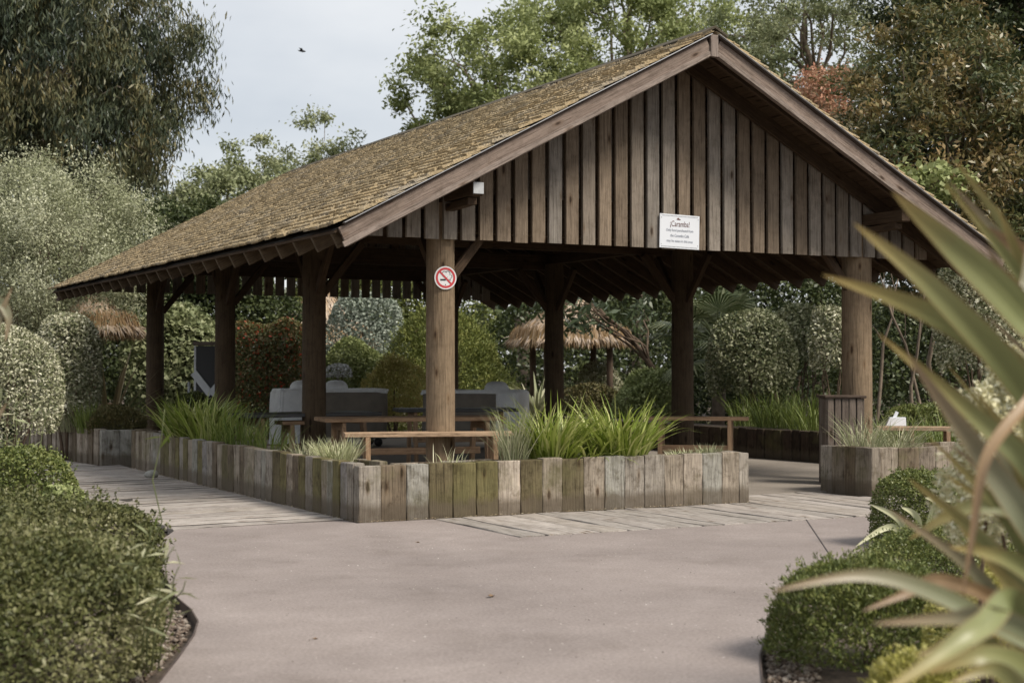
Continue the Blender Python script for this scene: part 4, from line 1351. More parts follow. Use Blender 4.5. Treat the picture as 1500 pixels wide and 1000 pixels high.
bush('golden_shrub', 'small shrub with golden pink tips behind the large barbecue', bd(578, 28), (.56, .5, .75), .75, 9000, .05, M_GOLD, 31, amp=.14, sprigs=300, upw=.5)
bush('glossy_shrub', 'bright green glossy shrub with white blooms behind the large barbecue', bd(515, 28.6), (.72, .6, .98), .75, 9000, .075, M_LIM, 32, amp=.14, inner=.3)
bush('white_flowers', 'cluster of small white blooms beside a left post', bd(496, 27.6), (.26, .2, .16), ZAT(545, 27.6), 420, .05, M_FLOW, 33, aspect=.9, stem=True, zmin=.8, cat='flowers')
bush('sage_shrub', 'silvery sage shrub under the rear gable boards', bd(535, 33), (1.0, .8, 1.35), 1.55, 11000, .08, M_SAGE, 34, amp=.18)
bush('red_flowering_shrub', 'shrub dotted with red flowers between two left posts', bd(395, 28), (.85, .75, 1.25), .95, 15000, .07, M_REDF, 35, amp=.16, inner=.3, patch=0)
bush('climbing_shrub', 'broad leaved green climber behind the far left post', bd(268, 29), (1.05, .7, 1.35), 1.2, 7000, .13, M_GRY, 36, aspect=.75, amp=.2, inner=.35)
bush('box_shrub', 'low clipped green box in front of the chalkboard', bd(282, 23.8), (.42, .4, .5), .42, 8000, .04, M_BOX, 37)
bush('purple_brown_shrub', 'low brownish heather shrub near the thatched shelter', bd(868, 30), (.7, .5, .55), .45, 7000, .06, M_HEA, 38, amp=.15)
bush('pale_shrub', 'small pale cream shrub under the thatched shelter', bd(878, 35.5), (.6, .5, .62), .75, 4000, .07, M_VAR, 39, amp=.12)
bush('green_shrub', 'mid green undergrowth left of the inner right posts', bd(950, 28.5), (.85, .6, .8), .45, 10000, .07, M_LIM, 40, amp=.2, inner=.3)
bush('variegated_shrub', 'tall clipped variegated shrub with squared top by the bronze sword leaves', bd(99, 20.9), (.46, .47, .84), 1.20, 11000, .058, M_VAR, 41, expo=2.6, amp=.05)
bush('variegated_shrub', 'round cream speckled shrub at the start of the boardwalk', bd(8, 14.0), (.55, .55, .62), 1.06, 15000, .036, M_VAR, 42, expo=2.1, amp=.05)
bush('variegated_shrub', 'tall pale variegated shrub behind the entrance bench', bd(1432, 21.5), (.62, .6, 1.0), ZAT(480, 21.5), 9000, .06, M_VAR, 43, expo=2.4, amp=.08)
bush('fern_shrub', 'dark ferny undergrowth behind the carton bench', bd(1340, 20.5), (.9, .5, .55), .3, 9000, .07, M_BOX, 44, aspect=.3, amp=.2)
bush('heather_mound', 'dark heather mound in the far sleeper planter', bd(173, 20.3), (.38, .36, .27), .50, 9000, .04, M_HEA, 45, aspect=.25, outw=1.2, rnd=.4, zmin=.40, sprigs=250, upw=.5)
bush('leafy_shrub', 'dark fine leaved shrub with a bright leafy side by the boardwalk', bd(30, 11.4), (.47, .45, .38), .30, 17000, .028, M_BOX, 46, amp=.12, sprigs=200)
bush('leafy_shrub', 'fresh green broad leaved seedling clump beside the boardwalk', bd(96, 11.0), (.17, .16, .2), .26, 700, .065, M_LIM, 47, aspect=.6, amp=.2)
# near clipped hedge on the left (two mounds) and shrubs on the right
bush('clipped_hedge', 'large clipped hedge mound with small mottled leaves beside the path', bd(-66, 6.4), (.97, .85, .56), .01, 80000, .027, M_HEDGE, 48, expo=2.6, amp=.12, patch=.5, inner=.15, aspect=.5, sprigs=900)
bush('clipped_hedge', 'second low clipped hedge mound behind the large one', bd(20, 8.9), (.82, .7, .50), .05, 46000, .028, M_HEDGE, 49, expo=2.6, amp=.1, patch=.5, inner=.15, sprigs=600)
bush('box_shrub', 'clipped box shrub in front of the entrance planter', bd(1352, 11.0), (.36, .36, .40), .16, 24000, .022, M_BOX, 50, expo=2.4, amp=.06, sprigs=200)
bush('box_shrub', 'low box mound between the path and the sword leaves', bd(1375, 8.7), (.62, .45, .28), .08, 26000, .02, M_BOX, 51, amp=.1, sprigs=300)
bush('feathery_mound', 'low feathery green mound spilling over the bed edging', bd(1265, 6.75), (.44, .42, .36), .07, 36000, .027, M_BOX, 52, aspect=.28, expo=2.3, amp=.08, outw=1.1, sprigs=700, upw=.4)
bush('golden_conifer', 'dwarf yellow conifer with feathery sprays beneath the sword leaves', bd(1335, 4.9), (.19, .18, .26), .10, 9000, .03, M_YEL, 53, aspect=.25, outw=1.2, rnd=.4, sprigs=250)
bush('cream_plume_shrub', 'cream plumed flowering shrub behind the sword leaves', bd(1462, 5.6), (.17, .17, .42), .88, 8000, .03, M_CRM, 54, aspect=.4, amp=.3, inner=.3, sprigs=200)
bush('golden_conifer', 'small yellowish conifer at the foot of the cream plumes', bd(1440, 6.0), (.25, .22, .32), .15, 9000, .028, M_YEL, 55, aspect=.25, amp=.15)

# ------------------------------------------------------------------ grasses and sword leaves
M_IRIS = leaf_material('lush strap leaves', [(0.10, 0.14, 0.026), (0.20, 0.25, 0.055), (0.31, 0.35, 0.11), (0.46, 0.46, 0.22)], .4, .35, .4)
M_PALE = leaf_material('pale grass', [(0.18, 0.20, 0.11), (0.30, 0.31, 0.19), (0.46, 0.44, 0.31)], .5, .35)
M_FEST = leaf_material('whitish tuft grass', [(0.24, 0.26, 0.13), (0.42, 0.43, 0.26), (0.58, 0.56, 0.40)], .5, .35)
M_MEAD = leaf_material('meadow grass', [(0.07, 0.10, 0.022), (0.14, 0.18, 0.045), (0.24, 0.27, 0.10)], .5, .35)
M_BRON = leaf_material('bronze sword leaves', [(0.11, 0.095, 0.05), (0.24, 0.19, 0.11), (0.40, 0.33, 0.22)], .45, .2)
def on_wall(px, py, z=.41):
    p = G(px, py, z)
    return p.x, p.y
def inplanter(px, v, z=.41):
    p = YP(px, 600, v)
    return p.x, p.y
x1, y1 = inplanter(808, .33); x2, y2 = inplanter(905, .33); x3, y3 = inplanter(860, .30)
blades('strap_leaf_plant', 'lush bright green strap leaved clump nearest the pale upright grass', [(x1, y1, 280, .38, .76, .024, .2, .42, .9)], M_IRIS, 'plant', None, .40)
blades('strap_leaf_plant', 'widest lush green strap leaved clump in the front planter', [(x2, y2, 380, .38, .78, .025, .26, .5, .95), (x3, y3 - .06, 90, .3, .5, .024, .12, .85, 1.0)], M_IRIS, 'plant', None, .40)
x, y = inplanter(752, .30)
blades('upright_grass', 'pale upright grass left of the lush strap leaves', [(x, y, 190, .3, .62, .009, .11, .22, .6)], M_PALE, 'grass', None, .40)
def inleft(px, u):
    a = (px - 750) / F_PX
    d = FH + RT * a
    k = (u - CAM.x) / d.x
    return u, CAM.y + d.y * k
x, y = inleft(495, .3)
blades('tuft_grass', 'whitish spiky tuft grass at the planter corner', [(x, y, 420, .16, .34, .007, .16, .5, .6)], M_FEST, 'grass', None, .40)
x, y = inleft(450, .33)
blades('tuft_grass', 'thin green tuft beside the second left post', [(x, y, 110, .14, .32, .007, .18, .4, .6)], M_PALE, 'grass', None, .40)
x, y = inleft(285, .3)
blades('strap_leaf_plant', 'lush green strap leaved clump in the side of the planter', [(x, y, 380, .38, .76, .026, .3, .48, .95), (x, y - .7, 120, .4, .75, .022, .2, .45, .8)], M_IRIS, 'plant', None, .40)
x, y = inleft(352, .3)
blades('meadow_grass', 'loose meadow grass trailing on from the strap leaves', [(x, y, 170, .25, .6, .010, .25, .35, .7), (*inleft(392, .3), 120, .2, .45, .008, .2, .4, .7)], M_MEAD, 'grass', None, .40)
x, y = inplanter(1003, .3)
blades('tuft_grass', 'small pale tuft near the end of the front planter', [(x, y, 200, .08, .16, .007, .14, .6, .5)], M_FEST, 'grass', None, .40)
x, y = inplanter(1040, .32)
blades('tuft_grass', 'small greener tuft at the very end of the front planter', [(x, y, 200, .1, .2, .007, .11, .5, .5)], M_PALE, 'grass', None, .40)
x, y = inplanter(1262, .35); xb, yb = inplanter(1318, .4)
blades('arching_grass', 'pale arching grass tumbling over the entrance planter', [(x, y, 150, .25, .62, .009, .2, .35, 1.1), (xb, yb, 150, .25, .55, .009, .2, .5, 1.3), ((x + xb) / 2, .2, 90, .2, .4, .009, .2, .8, 1.2)], M_PALE, 'grass', None, .40)
x, y = inplanter(655, .36)
blades('tuft_grass', 'few thin pale blades in front of the sign bearing post', [(x, y, 26, .1, .25, .007, .2, .4, .6)], M_FEST, 'grass', None, .40)
p = BASE(108, 20.9); p_ = BASE(131, 20.4)
blades('tuft_grass', 'dry pale grass in the far sleeper planter', [(p.x, p.y, 260, .22, .48, .009, .25, .35, .5)], M_PALE, 'grass', None, .40)
blades('meadow_grass', 'deep green grass tuft beside the heather mound', [(p_.x, p_.y, 190, .25, .5, .012, .16, .25, .5)], M_MEAD, 'grass', None, .40)
cl = []
for (px, dp) in ((1105, 23.2), (1140, 22.6), (1175, 22.2), (1195, 21.6), (1120, 24.0)):
    q = BASE(px, dp)
    cl.append((q.x, q.y, 170, .3, .75, .012, .35, .35, .8))
blades('meadow_grass', 'tall green grass growing in the dark shaded planter', cl, M_MEAD, 'grass', None, .36)
q = BASE(1385, 19.2)
blades('meadow_grass', 'dark grass behind the carton bench', [(q.x, q.y, 260, .4, .95, .014, .5, .3, .6), (q.x - .6, q.y + .2, 150, .4, .85, .014, .4, .3, .6)], M_MEAD, 'grass', None, 0)
q = BASE(158, 22.6)
blades('bronze_sword_plant', 'bronze sword leaved plant by the far left post', [(q.x, q.y, 34, .9, 1.55, .05, .08, .6, .35)], M_BRON, 'plant', None, .3)
q = BASE(785, 29.0)
blades('cordyline', 'spiky green sword leaved plant before the thatched shelter', [(q.x, q.y, 80, .6, 1.1, .06, .08, .6, .9)], M_PALE, 'plant', None, .35)
q = BASE(640, 22)
# bamboo like leaves by the near round shrub and on the hedge
def sprig(name, label, stems, mat, cat='plant'):
    t = thing(name, label, cat, (stems[0][0][0], stems[0][0][1], 0))
    pos, dr = [], []
    for (a, b, nl, ll) in stems:
        lp = limb_path(a, b, 5, .1)
        tube('stem', lp, [.004, .004, .0035, .003, .0025, .002], DARKTWIG if mat is None else STEMG, t, 5)
        for i in range(nl):
            f = random.uniform(.35, 1)
            k = min(4, int(f * 5)); r_ = f * 5 - k
            p = np.array(lp[k]) * (1 - r_) + np.array(lp[k + 1]) * r_
            d = norm(np.array([random.gauss(0, 1), random.gauss(0, 1), random.gauss(.1, .5)]))
            pos.append(p + d * ll * .5); dr.append(d)
    pos, dr = np.array(pos), np.array(dr)
    n = len(pos)
    nr = norm(rng.normal(0, .4, (n, 3)) + np.array([0, 0, 1]))
    ll = stems[0][3]
    mobj('leaves', leaf_mesh('leaves', pos, dr, nr, ll * rng.uniform(.7, 1.2, n), ll * .16, rng.uniform(0, 1, n)), mat, t)
    return t
STEMG = plain('green stems', (0.12, 0.14, 0.05), .6)
st = []
for (px, py, dz) in ((10, 640, .3), (40, 600, .35), (62, 585, .3), (25, 575, .35), (-10, 590, .4)):
    a = C3(px - 10, 690, 12.2); b = C3(px + 12, py, 12.2)
    st.append(((a[0], a[1], .2), b, 7, .17))
sprig('bamboo', 'slim bamboo shoots before the round cream speckled shrub', st, M_PALE)
st = []
for (px, py) in ((222, 770), (255, 800), (262, 830), (272, 850), (240, 845)):
    a = C3(px - 40, 900, 6.2); b = C3(px, py, 6.0)
    st.append(((a[0], a[1], .05), b, 5, .11))
sprig('bamboo', 'bamboo leaves poking out of the large clipped hedge', st, M_PALE)
a = BASE(222, 7.6); b = AT(241, 600, 7.4)
sprig('grass_stalk', 'single tall grass stalk rising beside the clipped hedges', [((a.x, a.y, 0), b[:], 3, .12)], M_MEAD)

# fan palm beyond the pavilion
def fan_palm(label, base, hub_z, fans):
    t = thing('fan_palm', label, 'palm', (base[0], base[1], 0))
    tube('trunk', [(base[0], base[1], -.06), (base[0] + .05, base[1], hub_z * .5), (base[0], base[1], hub_z)], [.13, .12, .10], BARK, t, 10)
    for (dx, dy, dz, r) in fans:
        hub = Vector((base[0], base[1], hub_z))
        c = hub + Vector((dx, dy, dz))
        out = Vector((dx, dy, dz)).normalized()
        side = out.cross(Vector((0, 0, 1))).normalized()
        n_ = side.cross(out)
        V, F, var = [], [], []
        for i in range(26):
            an = -2.0 + 4.0 * i / 25
            d = (out * math.cos(an) + side * math.sin(an)).normalized()
            tip = c + d * r + Vector((0, 0, -r * .25))
            s = d.cross(n_).normalized() * .022
            m_ = c + d * r * .55
            k = len(V)
            V += [c[:], (m_ - s)[:], tip[:], (m_ + s)[:]]
            F.append((k, k + 1, k + 2, k + 3)); var += [random.random()] * 4
        me = np_mesh('frond', np.array(V), np.array(F), None, np.array(var))
        fo = mobj('frond', me, M_PALM, t)
        tube('stalk', [hub[:], ((hub + c) / 2 + Vector((0, 0, .06)))[:], c[:]], [.018, .015, .012], STEMG, t, 5)
M_PALM = leaf_material('palm fronds', [(0.05, 0.07, 0.025), (0.12, 0.14, 0.06), (0.26, 0.27, 0.16)], .4, .3, .4)
fans = []
for i in range(22):
    an = 2 * math.pi * i / 22 + random.uniform(-.2, .2)
    el = random.uniform(-.5, 1.1)
    rr = random.uniform(.6, .85)
    fans.append((rr * math.cos(an) * math.cos(el), rr * math.sin(an) * math.cos(el), rr * math.sin(el), random.uniform(.55, .75)))
fan_palm('fan palm behind the round clipped variegated shrub', bd(1050, 27.2), 1.75, fans)

# large sword leaves close to the camera on the right (flax), each leaf a part
M_FLAX = sword_material('flax leaves', [(0.075, 0.10, 0.04), (0.145, 0.17, 0.072), (0.19, 0.205, 0.095), (0.235, 0.235, 0.115), (0.34, 0.25, 0.11)])
M_FLAXS = sword_material('silvery flax leaves', [(0.07, 0.09, 0.035), (0.12, 0.14, 0.07), (0.18, 0.195, 0.12), (0.22, 0.205, 0.14), (0.27, 0.19, 0.13)])
M_DRY = sword_material('dry flax leaves', [(0.24, 0.15, 0.07), (0.28, 0.18, 0.095), (0.30, 0.21, 0.13), (0.25, 0.17, 0.11)])
fb = BASE(1700, 3.3)
fl = thing('flax_plant', 'large flax plant with long arching sword leaves beside the camera path', 'plant', (fb.x, fb.y, -.05))
def flax(px_pts, w, mat):
    """px_pts: (px, py, depth) from the leaf's lower visible end to its tip"""
    pts = [Vector((fb.x + random.uniform(-.12, .12), fb.y + random.uniform(-.12, .12), 0.0))]
    pts += [AT(*q) for q in px_pts]
    V, F, var, acr = strap(pts, w)
    mobj('leaf', np_mesh('leaf', V, F, None, var, acr), mat, fl, None, None, True)
flax([(1640, 640, 3.2), (1500, 462, 3.1), (1400, 365, 3.05), (1306, 280, 3.0)], .072, M_FLAX)
flax([(1640, 800, 3.2), (1500, 570, 3.1), (1370, 425, 3.0), (1250, 326, 2.95)], .060, M_FLAX)
flax([(1650, 760, 3.3), (1500, 555, 3.2), (1370, 462, 3.1), (1204, 402, 3.0)], .066, M_FLAX)
flax([(1640, 900, 3.2), (1520, 700, 3.1), (1430, 610, 3.1), (1286, 488, 3.0)], .050, M_FLAX)
flax([(1640, 980, 3.2), (1530, 800, 3.0), (1440, 670, 3.0), (1328, 518, 2.9)], .058, M_FLAXS)
flax([(1640, 480, 3.4), (1540, 330, 3.3), (1470, 250, 3.3), (1420, 205, 3.3)][:2] + [(1500, 430, 3.25), (1445, 360, 3.2)], .05, M_FLAXS)
flax([(1660, 1010, 3.2), (1500, 935, 2.9), (1370, 868, 2.8), (1262, 842, 2.75), (1128, 866, 2.7)], .036, M_FLAXS)
flax([(1660, 1060, 3.1), (1560, 960, 2.7), (1460, 905, 2.6), (1390, 905, 2.6), (1278, 913, 2.55)], .040, M_FLAXS)
flax([(1600, 1100, 3.0), (1500, 890, 2.7), (1440, 915, 2.55), (1375, 960, 2.5), (1270, 1030, 2.45)], .044, M_FLAX)
flax([(1660, 900, 3.2), (1540, 560, 3.0), (1505, 590, 2.95), (1446, 668, 2.9), (1425, 780, 2.9), (1408, 890, 2.9)], .024, M_DRY)
flax([(1620, 1000, 3.2), (1480, 890, 3.1), (1380, 850, 3.1), (1330, 868, 3.1), (1262, 895, 3.05)], .030, M_DRY)
flax([(1650, 950, 3.3), (1520, 770, 3.3), (1430, 740, 3.3), (1330, 790, 3.3)], .05, M_FLAX)
flax([(1650, 920, 3.4), (1560, 760, 3.4), (1510, 640, 3.4), (1480, 520, 3.4)], .05, M_FLAX)
flax([(1660, 1000, 3.2), (1560, 880, 3.1), (1480, 820, 3.1), (1390, 800, 3.0)], .05, M_FLAX)
flax([(1660, 1100, 3.1), (1540, 1000, 2.9), (1450, 960, 2.8), (1360, 985, 2.8)], .055, M_FLAX)
flax([(1650, 560, 3.5), (1560, 420, 3.5), (1500, 370, 3.5), (1440, 330, 3.5)], .05, M_DRY)
for (tx, ty, mx_, my_, dd, mt_) in ((1395, 230, 1470, 330, 3.6, 'g'), (1460, 300, 1510, 420, 3.5, 'g'), (1420, 460, 1490, 560, 3.5, 'd'), (1385, 560, 1470, 660, 3.4, 's'), (1360, 640, 1460, 740, 3.3, 'g'),
        (1330, 700, 1440, 790, 3.3, 'g'), (1300, 745, 1420, 830, 3.2, 's'), (1405, 770, 1480, 860, 3.2, 'g'), (1340, 960, 1440, 940, 2.9, 'g'), (1390, 1000, 1470, 985, 2.8, 'g'), (1470, 640, 1510, 740, 3.4, 'g'), (1440, 820, 1500, 880, 3.1, 'g')):
    mt = {'g': M_FLAX, 's': M_FLAXS, 'd': M_DRY}[mt_]
    flax([(1650 + random.uniform(-20, 20), my_ + 280, dd + .1), ((mx_ + 1600) / 2, my_ + 110, dd + .05), (mx_, my_, dd), (tx, ty, dd - .05)], random.uniform(.032, .05), mt)
for i in range(16):
    ty = 240 + i * 46 + random.uniform(-25, 25)
    tx = random.uniform(1375, 1470)
    dd = random.uniform(3.3, 4.0)
    mx_, my_ = tx + random.uniform(70, 110), ty + random.uniform(60, 120) * (1 if ty < 800 else .3)
    flax([(1640, my_ + 240, dd + .1), ((mx_ + 1600) / 2, my_ + 90, dd + .05), (mx_, my_, dd), (tx, ty, dd - .05)], random.uniform(.022, .036), random.choice([M_FLAX, M_FLAX, M_FLAXS]))
# variegated strap plant behind, by the box shrub
vb = BASE(1345, 9.3)
t = thing('variegated_strap_plant', 'pale variegated strap leaves between the box shrubs', 'plant', (vb.x, vb.y, 0))
for tip, mid in (((1253, 800), (1310, 772)), ((1275, 738), (1320, 765)), ((1320, 742), (1345, 762)), ((1400, 735), (1370, 740)), ((1290, 800), (1320, 785)), ((1385, 790), (1360, 770)), ((1355, 728), (1372, 745)), ((1270, 815), (1318, 798))):
    V, F, var, acr = strap([vb + Vector((0, 0, .05)), AT(*mid, 9.1), AT(*tip, 9.0)], .038)
    mobj('leaf', np_mesh('leaf', V, F, None, var * .6 + .4, acr), M_FEST, t, None, None, True)
# strap leaves entering from the left edge
lb = BASE(-60, 5.0)
t = thing('strap_leaf_shoot', 'few tall strap leaves beside the near round shrub', 'plant', (lb.x, lb.y, 0))
for pts in (((-30, 620), (-12, 500), (18, 420)), ((-30, 640), (-8, 455), (12, 462), (8, 500)), ((-40, 700), (-20, 640), (10, 590))):
    V, F, var, acr = strap([lb] + [AT(*q, 5.0) for q in pts], .035)
    mobj('leaf', np_mesh('leaf', V, F, None, var, acr), M_FLAXS, t, None, None, True)

# bare stemmed shrub right of the entrance post
q = BASE(1305, 20.8)
t = thing('bare_stem_shrub', 'group of bare pale stems behind the entrance post', 'shrub', (q.x, q.y, 0))
for (tx, ty, dxx) in ((1287, 395, .5), (1318, 400, -.25), (1362, 415, .2)):
    e = AT(tx, ty, 20.8 + random.uniform(-.3, .3))
    lp = limb_path((q.x + dxx, q.y - dxx * .4, -.05), e[:], 6, .05)
    tube('stem', lp, [.030, .027, .024, .02, .016, .011, .005], BARK, t, 6)
    for k in (3, 4, 5):
        e2 = Vector(lp[k]) + Vector((random.uniform(-.3, .3), random.uniform(-.2, .2), random.uniform(.25, .5)))
        tube('twig', limb_path(lp[k], e2[:], 3, .05), [.008, .006, .005, .003], BARK, t, 5)

# ------------------------------------------------------------------ thatched shelters in the garden
M_THA = leaf_material('straw thatch', [(0.20, 0.13, 0.06), (0.34, 0.24, 0.145), (0.46, 0.37, 0.285), (0.54, 0.46, 0.39)], .8, .15)
def shelter(label, base, r, z_e, z_a, posts=True):
    t = thing('thatched_shelter', label, 'shelter', (base[0], base[1], 0))
    n = 5200
    an = rng.uniform(0, 2 * math.pi, n)
    f = np.sqrt(rng.uniform(.02, 1, n)) * 1.0
    edge = rng.random(n) < .3
    f = np.where(edge, rng.uniform(.9, 1.0, n), f)
    z = z_a + (z_e - z_a) * f ** .9 + rng.uniform(0, .05, n)
    pos = np.stack([base[0] + r * f * np.cos(an), base[1] + r * f * np.sin(an), z], 1)
    out = np.stack([np.cos(an) * r, np.sin(an) * r, np.full(n, z_e - z_a)], 1)
    d = norm(out + np.where(edge[:, None], np.array([0, 0, -1.6 * r]), 0) + rng.normal(0, .22 * r, (n, 3)))
    nr = norm(np.stack([np.cos(an), np.sin(an), np.full(n, 1.2)], 1) + rng.normal(0, .3, (n, 3)))
    var = np.where(edge, rng.uniform(0, .55, n), rng.uniform(.35, 1, n))
    mobj('thatch', leaf_mesh('thatch', pos, d, nr, rng.uniform(.3, .6, n), rng.uniform(.03, .06, n), var), M_THA, t)
    # solid cone under the straw
    V, Fq = tube_arrays([(base[0], base[1], z_e + .06), (base[0], base[1], z_a - .05)], [r * .95, .03], 24)
    me = bpy.data.meshes.new('roof_frame')
    me.from_pydata([tuple(v) for v in V], [], Fq)
    me.update()
    mobj('roof_frame', me, DARKTWIG, t)
    for k in range(4 if posts else 1):
        a = k * math.pi / 2 + .5
        rr = r * .72 if posts else 0
        tube('post', [(base[0] + rr * math.cos(a), base[1] + rr * math.sin(a), -.06), (base[0] + rr * math.cos(a), base[1] + rr * math.sin(a), z_e + .3)], [.08, .075], DARKTWIG, t, 8)
shelter('straw thatched shelter seen between the inner right posts', bd(836, 35), 1.45, ZAT(499, 35), 3.1)
shelter('small straw thatched parasol behind the tall clipped shrub', bd(140, 27), 0.78, ZAT(482, 27), ZAT(428, 27), False)
shelter('straw thatched shelter under the silver tree', bd(20, 28), 0.9, ZAT(475, 28), ZAT(425, 28))
shelter('pale straw thatched shelter beyond the sage shrub', bd(470, 35.5), 1.3, ZAT(500, 35.5), ZAT(415, 35.5))

# leafy branch hanging before the thatch
M_BIG = leaf_material('large dark glossy leaves', [(0.035, 0.05, 0.02), (0.07, 0.09, 0.045), (0.16, 0.19, 0.14)], .35, .25, .5)
tree('loquat_tree', 'small large leaved tree before the thatched shelter', B2(1006, 30), C3(860, 452, 30), (1.75, .6, .42), 30, 18, .3, .24, M_BIG, DARKTWIG, 61, .07, 14, aspect=.3, inner=.1, amp=.2)

# ------------------------------------------------------------------ small things
bp_ = AT(442, 75, 60)
bt = thing('bird', 'small dark bird flying in the open sky', 'bird', bp_)
BIRD = plain('dark plumage', (0.05, .05, .055), .8)
bm = bmesh.new()
bmesh.ops.create_uvsphere(bm, u_segments=12, v_segments=8, radius=1)
for v in bm.verts:
    k = 1 - .55 * max(0, -v.co.x)
    v.co = Vector((v.co.x * .17, v.co.y * .05 * k, v.co.z * .045 * k))
me = bpy.data.meshes.new('body'); bm.to_mesh(me); bm.free()
MB = Matrix.Translation(bp_) @ Matrix.Rotation(-YAW, 4, 'Z') @ Matrix.Rotation(R(8), 4, 'Y')
mobj('body', me, BIRD, bt, MB, None, True)
for s in (-1, 1):
    V = [(.06, s * .02, .01), (-.05, s * .02, .01), (-.07, s * .16, .07), (.03, s * .17, .08), (-.10, s * .30, .05), (-.06, s * .31, .055),
         (.06, s * .02, .0), (-.05, s * .02, .002), (-.07, s * .16, .064), (.03, s * .17, .07), (-.10, s * .30, .047), (-.06, s * .31, .05)]
    Fc = [(0, 1, 2, 3), (3, 2, 4, 5), (9, 8, 7, 6), (11, 10, 8, 9), (0, 3, 9, 6), (3, 5, 11, 9), (5, 4, 10, 11), (4, 2, 8, 10), (2, 1, 7, 8)]
    me = bpy.data.meshes.new('wing'); me.from_pydata(V, [], Fc); me.update()
    mobj('wing', me, BIRD, bt, MB)
DRYL = leaf_material('dry fallen leaf', [(0.16, 0.11, 0.07), (0.24, 0.18, 0.12)], .7, .1)
for px, py, lb_ in ((720, 871, 'curled dry fallen leaf lying in the middle of the path'), (462, 932, 'small dark fallen leaf near the clipped hedge'), (612, 792, 'tiny fallen leaf at the foot of the front planter')):
    g = G(px, py, .012)
    V = [(-.035, 0, .004), (-.01, .018, .016), (.03, .012, .01), (.045, 0, .022), (.02, -.016, .014), (-.015, -.014, .018), (0, 0, .002)]
    Fc = [(0, 6, 1), (1, 6, 2), (2, 6, 3), (3, 6, 4), (4, 6, 5), (5, 6, 0)]
    me = bpy.data.meshes.new('fallen_leaf'); me.from_pydata(V, [], Fc); me.update()
    k = .9 if px == 720 else .45
    tag(mobj('fallen_leaf', me, DRYL, None, Matrix.Translation(g - Vector((0, 0, .012))) @ Matrix.Rotation(px, 4, 'Z') @ Matrix.Scale(k, 4)), lb_, 'leaf')
# stone lying against the side wall of the planter
sp_ = G(228, 700)
bm = bmesh.new(); bmesh.ops.create_icosphere(bm, subdivisions=3, radius=.07)
for v in bm.verts:
    v.co = Vector((v.co.x * 1.2, v.co.y, v.co.z * .75)) * (1 + .08 * math.sin(v.co.x * 50) * math.cos(v.co.y * 40))
me = bpy.data.meshes.new('stone'); bm.to_mesh(me); bm.free()
tag(mobj('stone', me, plain('pale stone', (.3, .29, .26), .8, .3, 20), None, Matrix.Translation((sp_.x - .05, sp_.y, .045)), None, True), 'rounded stone lying against the side of the long planter', 'stone')

# dry litter gathered along the planter foot
V, T, var = [], [], []
for i in range(900):
    if random.random() < .55:
        x, y = random.uniform(-.02, FEND), -abs(random.gauss(0, .03)) - .005
        if x > .7: y = -abs(random.gauss(0, .02)) - .004
    else:
        x, y = -abs(random.gauss(0, .035)) - .005, random.uniform(0, LEND)
    z = .006 + random.uniform(0, .008)
    a, l = random.uniform(0, 6.28), random.uniform(.004, .014)
    c_, s_ = math.cos(a) * l, math.sin(a) * l
    k = len(V)
    V += [(x - c_, y - s_, z), (x - s_ * .4, y + c_ * .4, z + .004), (x + c_, y + s_, z + random.uniform(0, .004))]
    T.append((k, k + 1, k + 2)); var += [random.random()] * 3
me = np_mesh('leaf_litter', np.array(V), None, np.array(T), np.array(var))
tag(stuff(mobj('leaf_litter', me, leaf_material('dry litter', [(0.09, .06, .035), (.25, .19, .12), (.45, .4, .3)], .8, .1))), 'thin line of dry leaf litter along the foot of the long planter', 'litter')

V, T, var = [], [], []
for i in range(1400):
    dp = random.uniform(3.6, 12.2)
    lt = random.uniform(-1.9, 1.6) * (1 if dp > 7 else .75)
    p = CAM + FH * dp + RT * lt
    if p.y > -1.65 and p.x > .6 or p.y > -.1:
        continue
    l = random.choice([.002, .002, .003, .005]) * random.uniform(.7, 1.3)
    k = len(V)
    for dx, dy, dz in ((-1, -.4, .2), (.9, -.6, .2), (.1, 1, .2), (0, 0, 1.1)):
        V.append((p.x + dx * l, p.y + dy * l, dz * l))
    T += [(k, k + 1, k + 3), (k + 1, k + 2, k + 3), (k + 2, k, k + 3)]
    var += [random.random()] * 4
me = np_mesh('path_grit', np.array(V), None, np.array(T), np.array(var))
tag(stuff(mobj('path_grit', me, leaf_material('grit', [(0.06, .05, .04), (.22, .19, .17), (.46, .43, .4)], .8, 0))), 'fine grit and pale specks scattered over the path', 'grit')

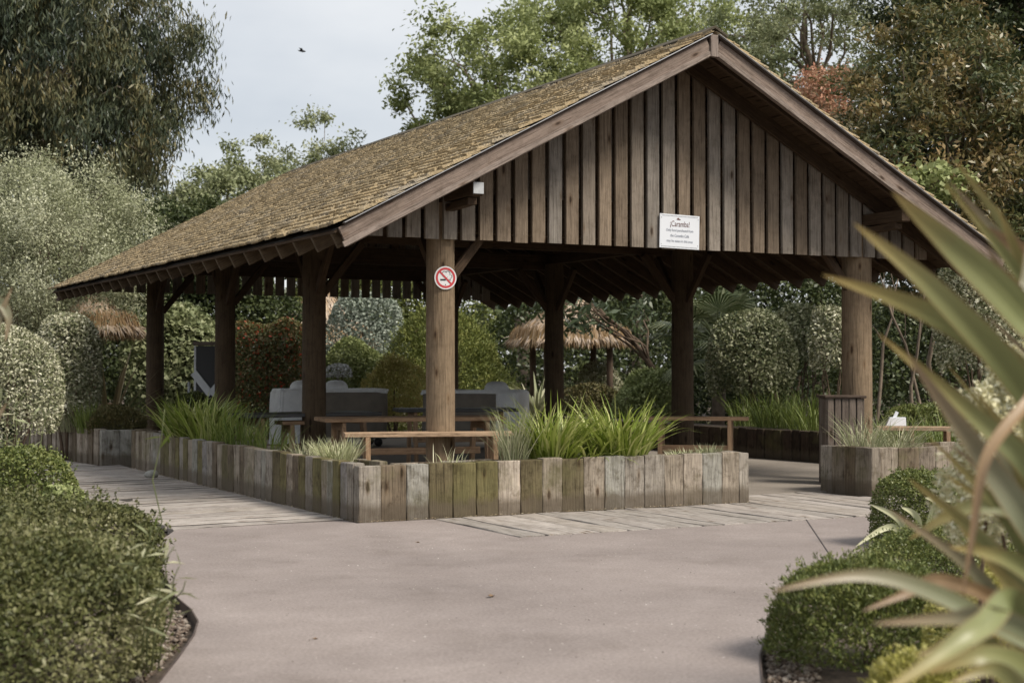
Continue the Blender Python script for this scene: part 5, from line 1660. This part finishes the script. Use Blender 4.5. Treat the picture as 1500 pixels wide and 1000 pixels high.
# repeats carry a shared group name
GROUPS = {'bench': 'timber benches in and round the pavilion', 'picnic_table': 'tables under the pavilion', 'planter': 'sleeper planters round the pavilion', 'barbecue': 'covered barbecues under the pavilion',
          'dark_hedge': 'dark shrub masses behind the pavilion', 'variegated_shrub': 'clipped variegated shrubs', 'clipped_hedge': 'clipped hedges beside the path', 'strap_leaf_plant': 'strap leaved plants in the planter',
          'tuft_grass': 'small grass tufts in the planters', 'meadow_grass': 'green grasses in the beds', 'thatched_shelter': 'thatched shelters in the garden', 'spreading_tree': 'broad trees behind the roof', 'box_shrub': 'box shrubs in the beds',
          'garden_tree': 'trees beyond the left roof slope', 'background_tree': 'dark trees closing the garden', 'golden_conifer': 'dwarf yellow conifers by the path', 'leafy_shrub': 'leafy shrubs by the boardwalk', 'bamboo': 'bamboo shoots', 'fallen_leaf': 'fallen leaves on the path', 'bed_edging': 'metal bed edgings', 'bed_gravel': 'gravel in the beds'}
for o in list(SC.objects):
    if o.parent is None and 'label' in o:
        g = GROUPS.get(o.name.split('.')[0])
        if g:
            o['group'] = g

# low ground cover over the open mulch of the beds
def in_poly(x, y, poly):
    r = np.zeros(len(x), bool)
    j = len(poly) - 1
    for i in range(len(poly)):
        xi, yi = poly[i]; xj, yj = poly[j]
        c = ((yi > y) != (yj > y)) & (x < (xj - xi) * (y - yi) / (yj - yi + 1e-12) + xi)
        r ^= c
        j = i
    return r
ng = 150000
gx = rng.uniform(-13, 17, ng); gy = rng.uniform(-13, 24, ng)
bad = np.zeros(ng, bool)
for ox in (-.4, 0, .4):
    for oy in (-.4, 0, .4):
        bad |= in_poly(gx + ox, gy + oy, path_pts)
bad |= (gx > -1.75) & (gx < 9.6) & (gy > -1.75) & (gy < 14.5)
bad |= np.sin(gx * 1.9 + np.sin(gy * 1.3)) * np.sin(gy * 2.1 + gx * .6) < -.35
gx, gy = gx[~bad], gy[~bad]
n_ = len(gx)
gz = -.05 + rng.uniform(0, .12, n_)
me = leaf_mesh('ground_cover', np.stack([gx, gy, gz], 1), norm(rng.normal(0, 1, (n_, 3)) + np.array([0, 0, .4])), norm(rng.normal(0, .5, (n_, 3)) + np.array([0, 0, 1])), rng.uniform(.03, .07, n_), rng.uniform(.015, .035, n_), rng.uniform(0, 1, n_))
tag(stuff(mobj('ground_cover', me, M_BOX)), 'low leafy ground cover over the mulch of the garden beds', 'ground cover')
